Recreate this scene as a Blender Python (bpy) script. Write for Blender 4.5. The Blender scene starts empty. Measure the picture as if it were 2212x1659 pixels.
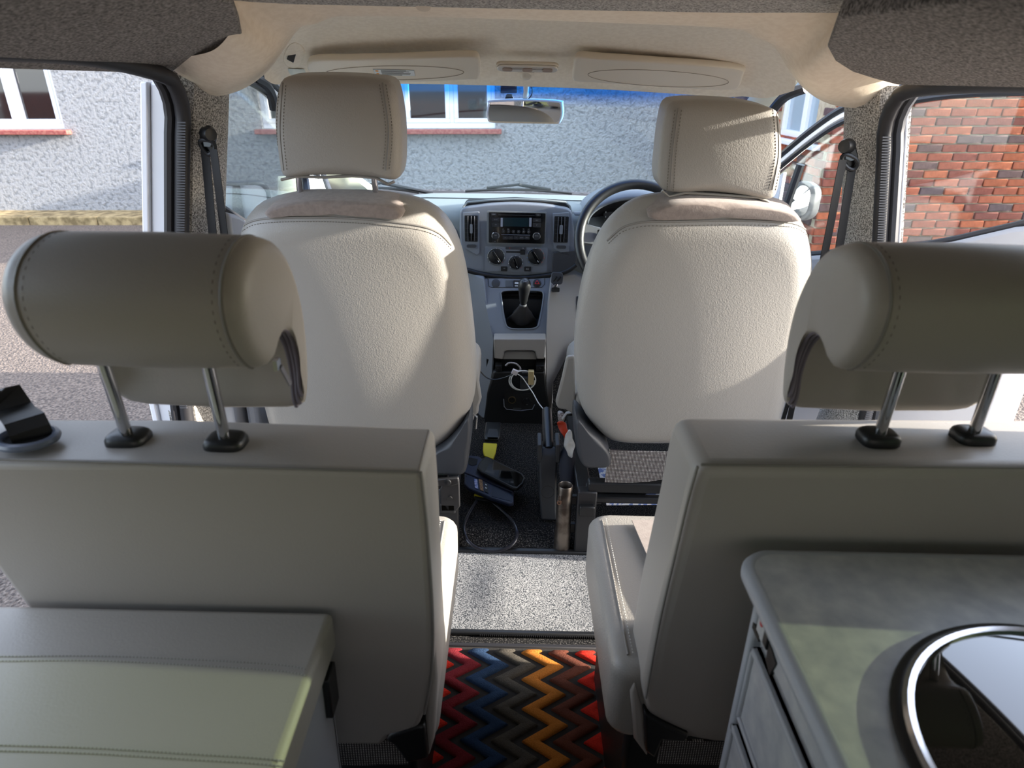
import bpy, bmesh, math, random
from mathutils import Vector as V, Matrix, noise
R = math.radians
random.seed(7)

# ------------------------------------------------------------------ camera
F = 1450.0; W0, H0 = 2212, 1659
CAM = V((0, 0, 1.15)); PITCH = R(24.1); ROLL = R(1.2)
_f = V((0, math.cos(PITCH), -math.sin(PITCH)))
_u0 = V((0, math.sin(PITCH), math.cos(PITCH))); _r0 = V((1, 0, 0))
_r = _r0*math.cos(ROLL) + _u0*math.sin(ROLL)
_u = -_r0*math.sin(ROLL) + _u0*math.cos(ROLL)
scene = bpy.context.scene
col = scene.collection
cam_data = bpy.data.cameras.new('camera')
cam_data.sensor_width = 36.0; cam_data.lens = 36.0*F/W0
cam_data.clip_start = 0.02; cam_data.clip_end = 200
cam_data.dof.use_dof = True; cam_data.dof.focus_distance = 1.7; cam_data.dof.aperture_fstop = 7.0
cam = bpy.data.objects.new('camera', cam_data); col.objects.link(cam)
cam.matrix_world = Matrix(((_r.x, _u.x, -_f.x, CAM.x), (_r.y, _u.y, -_f.y, CAM.y), (_r.z, _u.z, -_f.z, CAM.z), (0, 0, 0, 1)))
scene.camera = cam

# ------------------------------------------------------------------ light
SUN_AZ = R(3.2)      # degrees behind the pure right-hand side
SUN_EL = R(14.5)
to_sun = V((math.cos(SUN_EL)*math.cos(SUN_AZ), -math.cos(SUN_EL)*math.sin(SUN_AZ), math.sin(SUN_EL)))
sd = bpy.data.lights.new('sun', 'SUN'); sd.energy = 12.0; sd.angle = R(0.6); sd.color = (1.0, 0.93, 0.82)
sun = bpy.data.objects.new('sun', sd); col.objects.link(sun); sun.location = (6, -3, 6)
sun.rotation_euler = to_sun.to_track_quat('Z', 'Y').to_euler()
world = bpy.data.worlds.new('world'); scene.world = world; world.use_nodes = True
wn = world.node_tree.nodes; wl = world.node_tree.links
bg = wn['Background']
sky = wn.new('ShaderNodeTexSky'); sky.sky_type = 'NISHITA'; sky.sun_disc = False
sky.sun_elevation = R(28); sky.sun_rotation = math.atan2(to_sun.x, to_sun.y)
sky.dust_density = 1.5; sky.ozone_density = 1.0
mixw = wn.new('ShaderNodeMix'); mixw.data_type = 'RGBA'; mixw.inputs[0].default_value = 0.55
hs = wn.new('ShaderNodeVectorMath'); hs.operation = 'SCALE'; hs.inputs['Scale'].default_value = 0.32
wl.new(sky.outputs[0], hs.inputs[0]); wl.new(hs.outputs[0], mixw.inputs[6]); mixw.inputs[7].default_value = (0.86, 0.90, 1.0, 1)
wl.new(mixw.outputs[2], bg.inputs[0]); bg.inputs[1].default_value = 1.9
vs = scene.view_settings
vs.view_transform = 'Standard'; vs.look = 'None'; vs.gamma = 1.0; vs.use_curve_mapping = False
vs.exposure = 0.80

# ------------------------------------------------------------------ pixel helpers (a pixel gives a direction, the surface gives the distance)
def ray(px, py):
    return _f + _r*((px-W0/2)/F) - _u*((py-H0/2)/F)
def P(px, py, X=None, Y=None, Z=None, d=None):
    r = ray(px, py)
    if X is not None: t = (X-CAM.x)/r.x
    elif Y is not None: t = (Y-CAM.y)/r.y
    elif Z is not None: t = (Z-CAM.z)/r.z
    else: t = d
    return CAM + r*t
def PP(px, py, o, n):
    r = ray(px, py); return CAM + r*((o-CAM).dot(n)/r.dot(n))
def lin(c):
    c = c/255.0
    return c/12.92 if c <= 0.04045 else ((c+0.055)/1.055)**2.4
def S(r, g, b): return (lin(r), lin(g), lin(b), 1.0)
def lerp(a, b, t): return a + (b-a)*t

# ------------------------------------------------------------------ materials
_mats = {}
def M(name, c, rough=0.55, metal=0.0, bump=None, c2=None, vscale=40, vlo=.4, vhi=.6, vdetail=4, spec=0.5, coat=0.0, emit=None, emits=1.0, alpha=None, sheen=0.0, objrand=None, aniso=None):
    if name in _mats: return _mats[name]
    m = bpy.data.materials.new(name); m.use_nodes = True
    nt = m.node_tree; n = nt.nodes; l = nt.links; b = n['Principled BSDF']
    b.inputs['Base Color'].default_value = c; b.inputs['Roughness'].default_value = rough
    b.inputs['Metallic'].default_value = metal; b.inputs['Specular IOR Level'].default_value = spec
    b.inputs['Coat Weight'].default_value = coat
    if sheen: b.inputs['Sheen Weight'].default_value = sheen
    tc = n.new('ShaderNodeTexCoord'); vec = tc.outputs['Object']
    if aniso:
        mp = n.new('ShaderNodeMapping'); mp.inputs['Scale'].default_value = aniso; l.new(vec, mp.inputs[0]); vec = mp.outputs[0]
    if c2 is not None:
        t = n.new('ShaderNodeTexNoise'); t.inputs['Scale'].default_value = vscale; t.inputs['Detail'].default_value = vdetail
        l.new(vec, t.inputs['Vector'])
        rp = n.new('ShaderNodeValToRGB'); rp.color_ramp.elements[0].position = vlo; rp.color_ramp.elements[1].position = vhi
        rp.color_ramp.elements[0].color = c; rp.color_ramp.elements[1].color = c2
        l.new(t.outputs[0], rp.inputs[0]); l.new(rp.outputs[0], b.inputs['Base Color'])
    if objrand:
        oi = n.new('ShaderNodeObjectInfo'); rp = n.new('ShaderNodeValToRGB'); cr = rp.color_ramp
        cr.interpolation = 'CONSTANT'
        while len(cr.elements) < len(objrand): cr.elements.new(0.5)
        for i, cc in enumerate(objrand): cr.elements[i].position = i/len(objrand); cr.elements[i].color = cc
        l.new(oi.outputs['Random'], rp.inputs[0])
        t = n.new('ShaderNodeTexNoise'); t.inputs['Scale'].default_value = 30; t.inputs['Detail'].default_value = 5; l.new(vec, t.inputs['Vector'])
        mx = n.new('ShaderNodeMix'); mx.data_type = 'RGBA'; mx.blend_type = 'MULTIPLY'; mx.inputs[0].default_value = 0.6
        l.new(rp.outputs[0], mx.inputs[6])
        rp2 = n.new('ShaderNodeValToRGB'); rp2.color_ramp.elements[0].color = (.55, .5, .5, 1); rp2.color_ramp.elements[0].position = .3; rp2.color_ramp.elements[1].position = .6
        l.new(t.outputs[0], rp2.inputs[0]); l.new(rp2.outputs[0], mx.inputs[7]); l.new(mx.outputs[2], b.inputs['Base Color'])
    if bump:
        kind, sc, st, dist = bump
        if kind == 'leather':
            w = n.new('ShaderNodeTexVoronoi'); w.feature = 'SMOOTH_F1'; w.inputs['Scale'].default_value = sc
            nz = n.new('ShaderNodeTexNoise'); nz.inputs['Scale'].default_value = sc*.35; nz.inputs['Detail'].default_value = 5
            l.new(vec, nz.inputs['Vector']); l.new(vec, w.inputs['Vector'])
            mm = n.new('ShaderNodeMath'); mm.operation = 'ADD'; l.new(w.outputs[0], mm.inputs[0]); l.new(nz.outputs[0], mm.inputs[1]); h = mm.outputs[0]
        elif kind == 'voronoi':
            w = n.new('ShaderNodeTexVoronoi'); w.inputs['Scale'].default_value = sc; l.new(vec, w.inputs['Vector']); h = w.outputs[0]
        else:
            w = n.new('ShaderNodeTexNoise'); w.inputs['Scale'].default_value = sc; w.inputs['Detail'].default_value = 6; w.inputs['Roughness'].default_value = .65
            l.new(vec, w.inputs['Vector']); h = w.outputs[0]
        bp = n.new('ShaderNodeBump'); bp.inputs['Strength'].default_value = st; bp.inputs['Distance'].default_value = dist
        l.new(h, bp.inputs['Height']); l.new(bp.outputs[0], b.inputs['Normal'])
    if emit is not None:
        b.inputs['Emission Color'].default_value = emit; b.inputs['Emission Strength'].default_value = emits
    _mats[name] = m; return m
def glass(name, tint=(1, 1, 1, 1), refl=0.08, rough=0.02, band=None, fres=0.6):
    """thin pane: tinted see-through plus a share of mirror reflection"""
    if name in _mats: return _mats[name]
    m = bpy.data.materials.new(name); m.use_nodes = True
    nt = m.node_tree; n = nt.nodes; l = nt.links
    for x in list(n): n.remove(x)
    out = n.new('ShaderNodeOutputMaterial'); tr = n.new('ShaderNodeBsdfTransparent'); tr.inputs[0].default_value = tint
    gl = n.new('ShaderNodeBsdfGlossy'); gl.inputs['Roughness'].default_value = rough
    fr = n.new('ShaderNodeFresnel'); fr.inputs[0].default_value = 1.5
    mul = n.new('ShaderNodeMath'); mul.operation = 'MULTIPLY_ADD'; mul.inputs[1].default_value = fres; mul.inputs[2].default_value = refl-0.04; mul.use_clamp = True
    l.new(fr.outputs[0], mul.inputs[0])
    mx = n.new('ShaderNodeMixShader'); l.new(mul.outputs[0], mx.inputs[0]); l.new(tr.outputs[0], mx.inputs[1]); l.new(gl.outputs[0], mx.inputs[2])
    if band:   # tinted strip along the top of a windscreen, by height in the pane
        z0, z1, tcol = band
        tc = n.new('ShaderNodeTexCoord'); sx = n.new('ShaderNodeSeparateXYZ'); l.new(tc.outputs['Object'], sx.inputs[0])
        mr = n.new('ShaderNodeMapRange'); mr.inputs[1].default_value = z0; mr.inputs[2].default_value = z1; l.new(sx.outputs[2], mr.inputs[0])
        mc = n.new('ShaderNodeMix'); mc.data_type = 'RGBA'; l.new(mr.outputs[0], mc.inputs[0]); mc.inputs[6].default_value = tint; mc.inputs[7].default_value = tcol
        l.new(mc.outputs[2], tr.inputs[0])
    l.new(mx.outputs[0], out.inputs[0])
    _mats[name] = m; return m

LEATHER = M('grey_vinyl', S(150, 146, 140), .42, bump=('leather', 430, .30, .0011), spec=.4)
LEATHER_P = M('grey_vinyl_smooth_lightened', S(166, 160, 153), .42, bump=('leather', 420, .16, .0008), spec=.4)  # same vinyl as the front covers, colour lightened to offset dim rear light
SUEDE = M('brown_stretch_fabric', S(128, 116, 110), .85, c2=S(138, 126, 119), vscale=90, bump=('noise', 300, .4, .001), sheen=.3)
STITCH = M('stitch_thread', S(112, 107, 100), .8)
STITCH_L = M('pale_stitch_thread', S(168, 166, 160), .8)
PIPING = M('seam_piping', S(128, 124, 119), .6)
FELT = M('grey_felt', S(96, 92, 88), .95, c2=S(216, 211, 204), vscale=330, vlo=.36, vhi=.66, vdetail=3, bump=('noise', 420, .5, .002), spec=.1)
FELT_D = M('dark_grey_felt', S(84, 80, 77), .95, c2=S(160, 154, 148), vscale=260, vlo=.36, vhi=.66, vdetail=3, bump=('noise', 420, .45, .002), spec=.1)
HEADL = M('beige_headliner', S(236, 221, 200), .9, c2=S(242, 228, 208), vscale=90, bump=('noise', 420, .35, .0012), spec=.15)
BEIGE = M('beige_plastic', S(214, 201, 182), .5, bump=('noise', 500, .08, .0006))
CREAM = M('cream_plastic', S(205, 205, 190), .45)
WHITE = M('white_paint', S(232, 233, 238), .25, coat=.5)
RUBBER = M('black_rubber', S(38, 37, 40), .55, bump=('noise', 500, .1, .0008))
RUBBER_G = M('grey_rubber', S(74, 75, 80), .5)
BLACK = M('black_plastic', S(24, 25, 27), .4)
BLACK_M = M('black_matt', S(12, 12, 13), .7)
GLOSS = M('gloss_black', S(10, 11, 13), .12, coat=.4)
CHROME = M('chrome', S(215, 215, 218), .12, 1.0)
STEEL = M('worn_steel', S(120, 112, 105), .38, .9, c2=S(84, 76, 70), vscale=25, bump=('noise', 60, .2, .001))
DARKSTEEL = M('dark_steel', S(58, 58, 60), .45, .7)
DASH = M('dash_grey', S(112, 118, 127), .55, bump=('noise', 650, .12, .0008), spec=.4)
DASH_T = M('dash_top_grey', S(124, 131, 133), .6, bump=('noise', 500, .15, .0008), spec=.4)
DASH_L = M('dash_light_grey', S(150, 147, 143), .55, bump=('noise', 650, .1, .0006))
DARKGREY = M('dark_grey_plastic', S(54, 56, 60), .5, bump=('noise', 600, .1, .0006))
PANEL = M('door_trim_grey', S(150, 152, 158), .5)
CARPET_B = M('black_carpet', S(34, 34, 35), .98, c2=S(128, 124, 120), vscale=300, vlo=.5, vhi=.78, vdetail=3, bump=('noise', 260, 1.0, .006), spec=.05)
CARPET_G = M('speckled_grey_carpet', S(54, 58, 64), .95, c2=S(158, 158, 158), vscale=380, vlo=.4, vhi=.6, vdetail=2, bump=('noise', 380, .6, .003), spec=.1)
BELT = M('seat_belt_webbing', S(26, 26, 28), .6, bump=('noise', 700, .3, .0008))

# ------------------------------------------------------------------ mesh builder
class MB:
    def __init__(s): s.v = []; s.f = []
    def add(s, vs, fs):
        o = len(s.v); s.v += [V(x) for x in vs]; s.f += [tuple(i+o for i in f) for f in fs]; return s
    def box(s, c, size, rot=None):
        c = V(c); hx, hy, hz = size[0]/2, size[1]/2, size[2]/2
        m = rot if rot is not None else Matrix.Identity(3)
        vs = [c + m @ V((x*hx, y*hy, z*hz)) for z in (-1, 1) for y in (-1, 1) for x in (-1, 1)]
        return s.add(vs, [(0, 2, 3, 1), (4, 5, 7, 6), (0, 1, 5, 4), (2, 6, 7, 3), (0, 4, 6, 2), (1, 3, 7, 5)])
    def hull8(s, a, b):
        """two quads (a near, b far), same order"""
        return s.add(list(a)+list(b), [(0, 1, 2, 3), (7, 6, 5, 4), (0, 4, 5, 1), (1, 5, 6, 2), (2, 6, 7, 3), (3, 7, 4, 0)])
    def tube(s, pts, r, seg=10, closed=False, cap=True, flat=None, up=None):
        pts = [V(p) for p in pts]; n = len(pts); rings = []
        rr = r if hasattr(r, '__len__') else [r]*n
        pn = None
        for i, p in enumerate(pts):
            a = pts[i-1] if (i > 0 or closed) else p
            b = pts[(i+1) % n] if (i < n-1 or closed) else p
            t = (b-a)
            if t.length < 1e-9: t = V((0, 0, 1))
            t.normalize()
            if pn is None:
                pn = (V(up) if up is not None else (V((0, 0, 1)) if abs(t.z) < .9 else V((1, 0, 0))))
            if up is not None: pn = V(up)
            nn = pn - t*pn.dot(t)
            if nn.length < 1e-6: nn = t.orthogonal()
            nn.normalize(); pn = nn; bb = t.cross(nn)
            fl = flat if flat else 1.0
            rings.append([p + nn*(rr[i]*fl*math.cos(2*math.pi*k/seg)) + bb*(rr[i]*math.sin(2*math.pi*k/seg)) for k in range(seg)])
        return s.loft(rings, closed=closed, cap=cap)
    def loft(s, rings, closed=False, cap=True, wrap=True):
        k = len(rings[0]); o = len(s.v); n = len(rings)
        for r in rings: s.v += [V(x) for x in r]
        for i in range(n if closed else n-1):
            a = o+i*k; b = o+((i+1) % n)*k
            for j in range(k if wrap else k-1):
                j2 = (j+1) % k
                s.f.append((a+j, a+j2, b+j2, b+j))
        if cap and not closed and wrap:
            s.f.append(tuple(o+j for j in reversed(range(k)))); s.f.append(tuple(o+(n-1)*k+j for j in range(k)))
        return s
    def ribbon(s, pts, w, side, th=0.0015):
        """flat strap following pts; side = width direction"""
        sd_ = V(side).normalized(); rings = []
        for i, p in enumerate(pts):
            p = V(p); a = V(pts[max(0, i-1)]); b = V(pts[min(len(pts)-1, i+1)]); t = (b-a).normalized()
            w_ = (sd_ - t*sd_.dot(t)).normalized(); nn = t.cross(w_).normalized()
            rings.append([p+w_*w/2+nn*th/2, p-w_*w/2+nn*th/2, p-w_*w/2-nn*th/2, p+w_*w/2-nn*th/2])
        return s.loft(rings)
    def lathe(s, prof, o, ax, seg=24, capends=True):
        """prof = [(radius, height)...] about axis ax from o"""
        o = V(o); ax = V(ax).normalized(); a = ax.orthogonal().normalized(); b = ax.cross(a)
        rings = [[o + ax*h + (a*math.cos(2*math.pi*k/seg) + b*math.sin(2*math.pi*k/seg))*max(r, 1e-5) for k in range(seg)] for r, h in prof]
        return s.loft(rings, cap=capends)
    def prism(s, pts, d):
        """polygon (3D pts) extruded by vector d"""
        d = V(d); n = len(pts); a = [V(p) for p in pts]; b = [p+d for p in a]
        fs = [tuple(range(n)), tuple(n+i for i in reversed(range(n)))]
        fs += [(i, i+n, (i+1) % n+n, (i+1) % n) for i in range(n)]
        return s.add(a+b, fs)
    def build(s, name, mat, parent=None, smooth=40, bevel=0, bseg=2, sub=0, solid=0, xf=None, uv=False):
        me = bpy.data.meshes.new(name)
        off = parent_loc(parent)
        vs = [(xf @ v if xf else v) - off for v in s.v]
        me.from_pydata(vs, [], s.f); me.update()
        bm = bmesh.new(); bm.from_mesh(me); bmesh.ops.remove_doubles(bm, verts=bm.verts, dist=1e-6)
        bmesh.ops.recalc_face_normals(bm, faces=bm.faces); bm.to_mesh(me); bm.free()
        if smooth:
            me.shade_smooth()
            if not sub: me.set_sharp_from_angle(angle=R(smooth))
        me.materials.append(mat)
        o = bpy.data.objects.new(name, me); col.objects.link(o)
        if parent: o.parent = parent
        if solid:
            md = o.modifiers.new('solid', 'SOLIDIFY'); md.thickness = solid; md.offset = -1
        if bevel:
            md = o.modifiers.new('bevel', 'BEVEL'); md.width = bevel; md.segments = bseg; md.limit_method = 'ANGLE'; md.angle_limit = R(35)
            md.use_clamp_overlap = True
        if sub:
            md = o.modifiers.new('sub', 'SUBSURF'); md.levels = sub; md.render_levels = sub
        return o
def parent_loc(p):
    v = V((0, 0, 0))
    while p is not None:
        v = v + p.location; p = p.parent
    return v
def thing(name, label, cat, loc, group=None):
    o = bpy.data.objects.new(name, None); col.objects.link(o); o.empty_display_size = .05
    o.location = loc; o['label'] = label; o['category'] = cat
    if group: o['group'] = group
    return o
def tag(o, label, cat, group=None, kind=None):
    o['label'] = label; o['category'] = cat
    if group: o['group'] = group
    if kind: o['kind'] = kind
    return o
def struct(o, label=None):
    o['kind'] = 'structure'
    if label: o['label'] = label
    return o
def sroot(name, loc, label=None):
    o = bpy.data.objects.new(name, None); col.objects.link(o); o.empty_display_size = .05; o.location = loc
    return struct(o, label)

def crom(pts, n, closed=True):
    """Catmull-Rom resample to n points, roughly even"""
    pts = [V(p) for p in pts]; m = len(pts); out = []
    segs = m if closed else m-1
    dense = []
    for i in range(segs):
        if closed: p0, p1, p2, p3 = pts[i-1], pts[i], pts[(i+1) % m], pts[(i+2) % m]
        else: p0, p1, p2, p3 = pts[max(i-1, 0)], pts[i], pts[i+1], pts[min(i+2, m-1)]
        for k in range(16):
            t = k/16
            dense.append(.5*((2*p1) + (p2-p0)*t + (2*p0-5*p1+4*p2-p3)*t*t + (3*p1-p0-3*p2+p3)*t**3))
    dense.append(pts[0] if closed else pts[-1])
    L = [0]
    for i in range(1, len(dense)): L.append(L[-1]+(dense[i]-dense[i-1]).length)
    tot = L[-1]; cnt = n if closed else n-1; j = 0
    for i in range(n):
        g = tot*i/cnt
        while j < len(L)-2 and L[j+1] < g: j += 1
        d = L[j+1]-L[j]; t = (g-L[j])/d if d > 1e-9 else 0
        out.append(dense[j].lerp(dense[j+1], min(max(t, 0), 1)))
    return out
def pillow(mb, outline, nrm, thick, rnd=.02, bulge=.01, n=72, bulge_b=0.0, smoothpts=True, cen=None, rnd_b=None):
    """soft pad: outline on a plane; nrm points to the showing side; thick goes away from it"""
    pts = crom(outline, n) if smoothpts else [V(p) for p in outline]
    nrm = V(nrm).normalized(); c = cen or sum(pts, V())/len(pts); rings = []
    rb = rnd if rnd_b is None else rnd_b
    e1 = nrm.cross(V((0, 0, 1)) if abs(nrm.z) < .8 else V((0, 1, 0))).normalized(); e2 = nrm.cross(e1)
    m1 = max(abs((p-c).dot(e1)) for p in pts); m2 = max(abs((p-c).dot(e2)) for p in pts)
    def dome(q): return max(0, 1-((q-c).dot(e1)/m1)**2)*max(0, 1-((q-c).dot(e2)/m2)**2)
    def ring(inset, h, sc=1.0, bl=0.0):
        out = []
        for p in pts:
            d = c-p; L = d.length; q = p + d*(min(inset, L*.6)/L)
            q = c + (q-c)*sc
            q = q + nrm*(h + (bl*dome(q) if bl else 0))
            out.append(q)
        return out
    # back
    for sc in (.02, .35, .7, .9): rings.append(ring(rb, -thick - bulge_b*(1-sc*sc), sc))
    for k in range(0, 5):
        a = R(90*(1-k/4)); rings.append(ring(rb*(1-math.cos(a)), -thick + rb - rb*math.sin(a)))
    for k in range(0, 6):
        a = R(90*k/5); rings.append(ring(rnd*(1-math.cos(a)), -rnd + rnd*math.sin(a), 1.0, bulge*k/5))
    for sc in (.93, .85, .75, .62, .5, .38, .25, .12, .02): rings.append(ring(rnd, 0.0, sc, bulge))
    mb.loft(rings); return mb
def rrect(w, h, r, n=5):
    out = []
    for cx, cy, a0 in ((w/2-r, h/2-r, 0), (-w/2+r, h/2-r, 90), (-w/2+r, -h/2+r, 180), (w/2-r, -h/2+r, 270)):
        for k in range(n):
            a = R(a0+90*k/(n-1)); out.append((cx+r*math.cos(a), cy+r*math.sin(a)))
    return out
def frame_pts(o, ex, ey, pts2): return [V(o)+V(ex)*x+V(ey)*y for x, y in pts2]
def plate(mb, o, ex, ey, w, h, d, r=.004, n=5):
    """rounded rectangle slab: centre o, axes ex, ey, thickness d along ex x ey"""
    ex = V(ex).normalized(); ey = V(ey).normalized(); nz = ex.cross(ey)
    mb.prism(frame_pts(o, ex, ey, rrect(w, h, min(r, w/2*.98, h/2*.98), n)), nz*d); return mb
def text(name, s, o, ex, ey, size, mat, parent, lift=.0006, align='CENTER'):
    cu = bpy.data.curves.new(name, 'FONT'); cu.body = s; cu.size = size; cu.align_x = align; cu.align_y = 'CENTER'; cu.extrude = 0
    tmp = bpy.data.objects.new(name+'_t', cu); col.objects.link(tmp)
    dg = bpy.context.evaluated_depsgraph_get(); me = bpy.data.meshes.new_from_object(tmp.evaluated_get(dg))
    bpy.data.objects.remove(tmp); bpy.data.curves.remove(cu)
    ex = V(ex).normalized(); ey = V(ey).normalized(); nz = ex.cross(ey); off = parent_loc(parent)
    for v in me.vertices: v.co = V(o)+ex*v.co.x+ey*v.co.y+nz*lift - off
    me.materials.clear(); me.materials.append(mat)
    ob = bpy.data.objects.new(name, me); col.objects.link(ob); ob.parent = parent
    return ob
# ================================================================== van shell
from mathutils.bvhtree import BVHTree
XL, XR = -0.67, 0.735            # inner faces at the middle pillars
XO_L, XO_R = -0.73, 0.79         # outer body sides
def bvh(mb): return BVHTree.FromPolygons(mb.v, mb.f)
def on(tree, px, py, lift=0.0):
    r = ray(px, py).normalized(); h = tree.ray_cast(CAM, r)
    if h[0] is None: return None
    n = h[1] if h[1].dot(r) < 0 else -h[1]
    return h[0] + n*lift
def seam(tree, pxs, r, lift=0.0, n=40, seg=6, ry=None):
    """tube lying on a surface along a pixel curve"""
    pp = crom([V((x, y, 0)) for x, y in pxs], n, closed=False)
    pts = [on(tree, p.x, p.y, lift) for p in pp]; pts = [p for p in pts if p is not None]
    mb = MB()
    if len(pts) > 1: mb.tube(pts, r, seg)
    return mb
def stitches(tree, pxs, step=.0055, ln=.0034, r=.0008, lift=.0004):
    pp = crom([V((x, y, 0)) for x, y in pxs], 160, closed=False)
    pts = [on(tree, p.x, p.y, lift) for p in pp]; pts = [p for p in pts if p is not None]
    mb = MB(); acc = 0
    for a, b in zip(pts, pts[1:]):
        d = (b-a); L = d.length
        if L > .05: continue
        acc += L
        if acc >= step:
            acc = 0; t = d.normalized(); mb.tube([b-t*ln/2, b+t*ln/2], r, 5)
    return mb

# floor of the van
mb = MB().box((.03, .85, -.02), (1.40, 2.9, .04))
floor = struct(mb.build('floor', CARPET_B))
# carpeted hump across the front cabin floor and raised edge
mb = MB(); rows = []
for j in range(9):
    t = j/8; y = lerp(1.46, 1.60, t); z = .028*math.sin(t*math.pi)
    rows.append([V((x, y, .001+z)) for x in (XL, -.3, -.1, .1, .3, XR)])
mb.loft(rows, wrap=False); o = mb.build('carpet_hump', CARPET_B, floor)
# ceiling
mb = MB().box((.035, .34, 1.272), (1.05, 1.83, .02)); ceil = struct(mb.build('ceiling', FELT))
# outer skin of roof, sides
mb = MB().box((.03, .70, 1.318), (1.50, 2.62, .03)); struct(mb.build('roof_panel', WHITE, bevel=.012), 'white van roof panel')

# side felt panels above the sliding doors
def felt_panel(name, pxs, extra, o, n):
    n = V(n).normalized(); pts = [PP(x, y, V(o), n) for x, y in pxs] + [V(e) for e in extra]
    mb = MB().prism(pts, -n*.035); return mb.build(name, FELT_D, bevel=.004)
nl = V((.055, 0, .225)).cross(V((0, 1, 0))); nl = nl if nl.z < 0 else -nl
nl = V((.2376, 0, -.9714)) 
oL = V((-.66, 1.3, 1.163))
def zpl(x, o, n): return o.z - n.x*(x-o.x)/n.z
pts_l = [(482, 136), (510, 110), (525, 78), (518, 40), (505, 6)]
struct(felt_panel('trim_1', [(365, 160), (430, 150)] + pts_l, [(-.43, -.55, zpl(-.43, oL, nl)), (-.69, -.55, zpl(-.69, oL, nl))], oL, nl), 'dark grey felt panel above the open door')
nr = V((-.2, 0, -.98)); oR = V((.735, 1.3, 1.150))
pts_r = [(1808, 38), (1796, 72), (1786, 102), (1803, 132), (1838, 154), (1885, 169), (1940, 184)]
struct(felt_panel('trim_2', pts_r, [(.76, -.55, zpl(.76, oR, nr)), (.50, -.55, zpl(.50, oR, nr))], oR, nr), 'dark grey felt panel above the right door opening')

# beige headliner
pairs = [((366, 162, 1.46), (388, 186, 1.50)), ((400, 157, 1.40), (410, 199, 1.52)), ((440, 149, 1.34), (450, 203, 1.54)), ((482, 135, 1.28), (500, 197, 1.55)),
         ((510, 109, 1.24), (545, 180, 1.54)), ((526, 78, 1.22), (580, 152, 1.50)), ((519, 40, 1.22), (607, 115, 1.46)), ((506, 4, 1.22), (632, 78, 1.43)),
         ((570, 0, 1.23), (668, 48, 1.41)), ((700, 5, 1.25), (750, 34, 1.40)), ((900, 11, 1.25), (920, 34, 1.40)), ((1106, 16, 1.25), (1106, 39, 1.40)),
         ((1350, 23, 1.25), (1340, 48, 1.40)), ((1560, 30, 1.25), (1540, 57, 1.40)), ((1720, 35, 1.23), (1625, 72, 1.41)), ((1810, 37, 1.22), (1678, 108, 1.43)),
         ((1796, 72, 1.22), (1705, 150, 1.46)), ((1786, 102, 1.22), (1735, 190, 1.50)), ((1803, 133, 1.25), (1775, 216, 1.54)), ((1838, 155, 1.30), (1825, 226, 1.55)),
         ((1885, 170, 1.37), (1878, 219, 1.54)), ((1942, 184, 1.45), (1930, 198, 1.50))]
A0 = crom([P(a[0], a[1], Y=a[2]) for a, b in pairs], 88, False)
A1 = crom([P(b[0], b[1], Y=b[2]) for a, b in pairs], 88, False)
rows = []
cx = .035
for t in (0, .12, .25, .4, .55, .7, .82, .92, 1.0):
    row = []
    for i, (a, b) in enumerate(zip(A0, A1)):
        p = a.lerp(b, t); s = abs(i/87-.5)*2
        bul = (.022 if s > .45 else .008)*math.sin(math.pi*t**1.4)
        p = p + V((0, -.45, -.9))*bul
        row.append(p)
    rows.append(row)
# rolled lip behind the crest
for dy, dz in ((.018, .006), (.032, .022), (.036, .05)):
    rows.append([b + V((0, dy, dz)) for b in A1])
# grid edge against the felt needs some depth
rows.insert(0, [a + (a-b).normalized()*.035 + V((0, .0, .016)) for a, b in zip(A0, A1)])
mb = MB(); mb.loft(rows, wrap=False); headliner = struct(mb.build('ceiling_headliner', HEADL, smooth=70), 'beige headliner with rolled rear edge')
HX = [(572, 170, 1.92), (592, 182, 1.99), (622, 182, 2.04), (660, 180, 2.07), (720, 180, 2.08), (800, 181, 2.09), (940, 182, 2.09), (1106, 186, 2.10), (1300, 193, 2.09), (1450, 202, 2.09), (1560, 210, 2.08), (1605, 208, 2.06), (1655, 212, 2.02), (1715, 196, 1.92)]
B0 = crom([P(b[0], b[1], Y=b[2]) + V((0, .012, .004)) for a, b in pairs[4:18]], 64, False)
B1 = crom([P(*h[:2], Y=h[2]) for h in HX], 64, False)
rows = []
for k in range(13):
    t = k/12
    rows.append([a.lerp(b, t) + V((0, 0, .075*math.sin(math.pi*min(1, t**.8))**.7)) for a, b in zip(B0, B1)])
rows.append([b + V((0, .02, .01)) for b in B1])
mb = MB().loft(rows, wrap=False); cabroof = mb.build('cab_headliner', HEADL, headliner, smooth=70)
TR_ROOF = bvh(mb)
# bright insert around the header (visor hollows) and the fixing cap on the lip
mb = MB().lathe([(0, .0), (.011, 0), (.012, .002), (.0, .004)], P(915, 11, Y=1.25)+V((0, -.004, -.002)), (0, -.5, -1), 20); mb.build('fixing_cap', BEIGE, headliner)
# grab handle socket on the left roof side
hs_ = [on(TR_ROOF, x, y) for x, y in ((612, 132), (622, 100), (640, 92), (658, 108), (652, 135), (634, 148))]
hs_ = [h for h in hs_ if h]
if len(hs_) >= 5:
    c = sum(hs_, V())/len(hs_); n = (CAM-c).normalized()
    mb = MB(); pillow(mb, [h + n*.006 for h in hs_], n, .02, .008, .002, 40); gs = mb.build('grab_handle_socket', HEADL, headliner)
    q = [P(x, y, d=1.0) for x, y in ((619, 128), (630, 101), (642, 107), (634, 136))]
    q = [CAM + (k-CAM)*((c-CAM).length/(k-CAM).length) + n*.014 for k in q]
    MB().prism(q, -n*.01).build('slot', DARKGREY, gs, bevel=.002)

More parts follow.
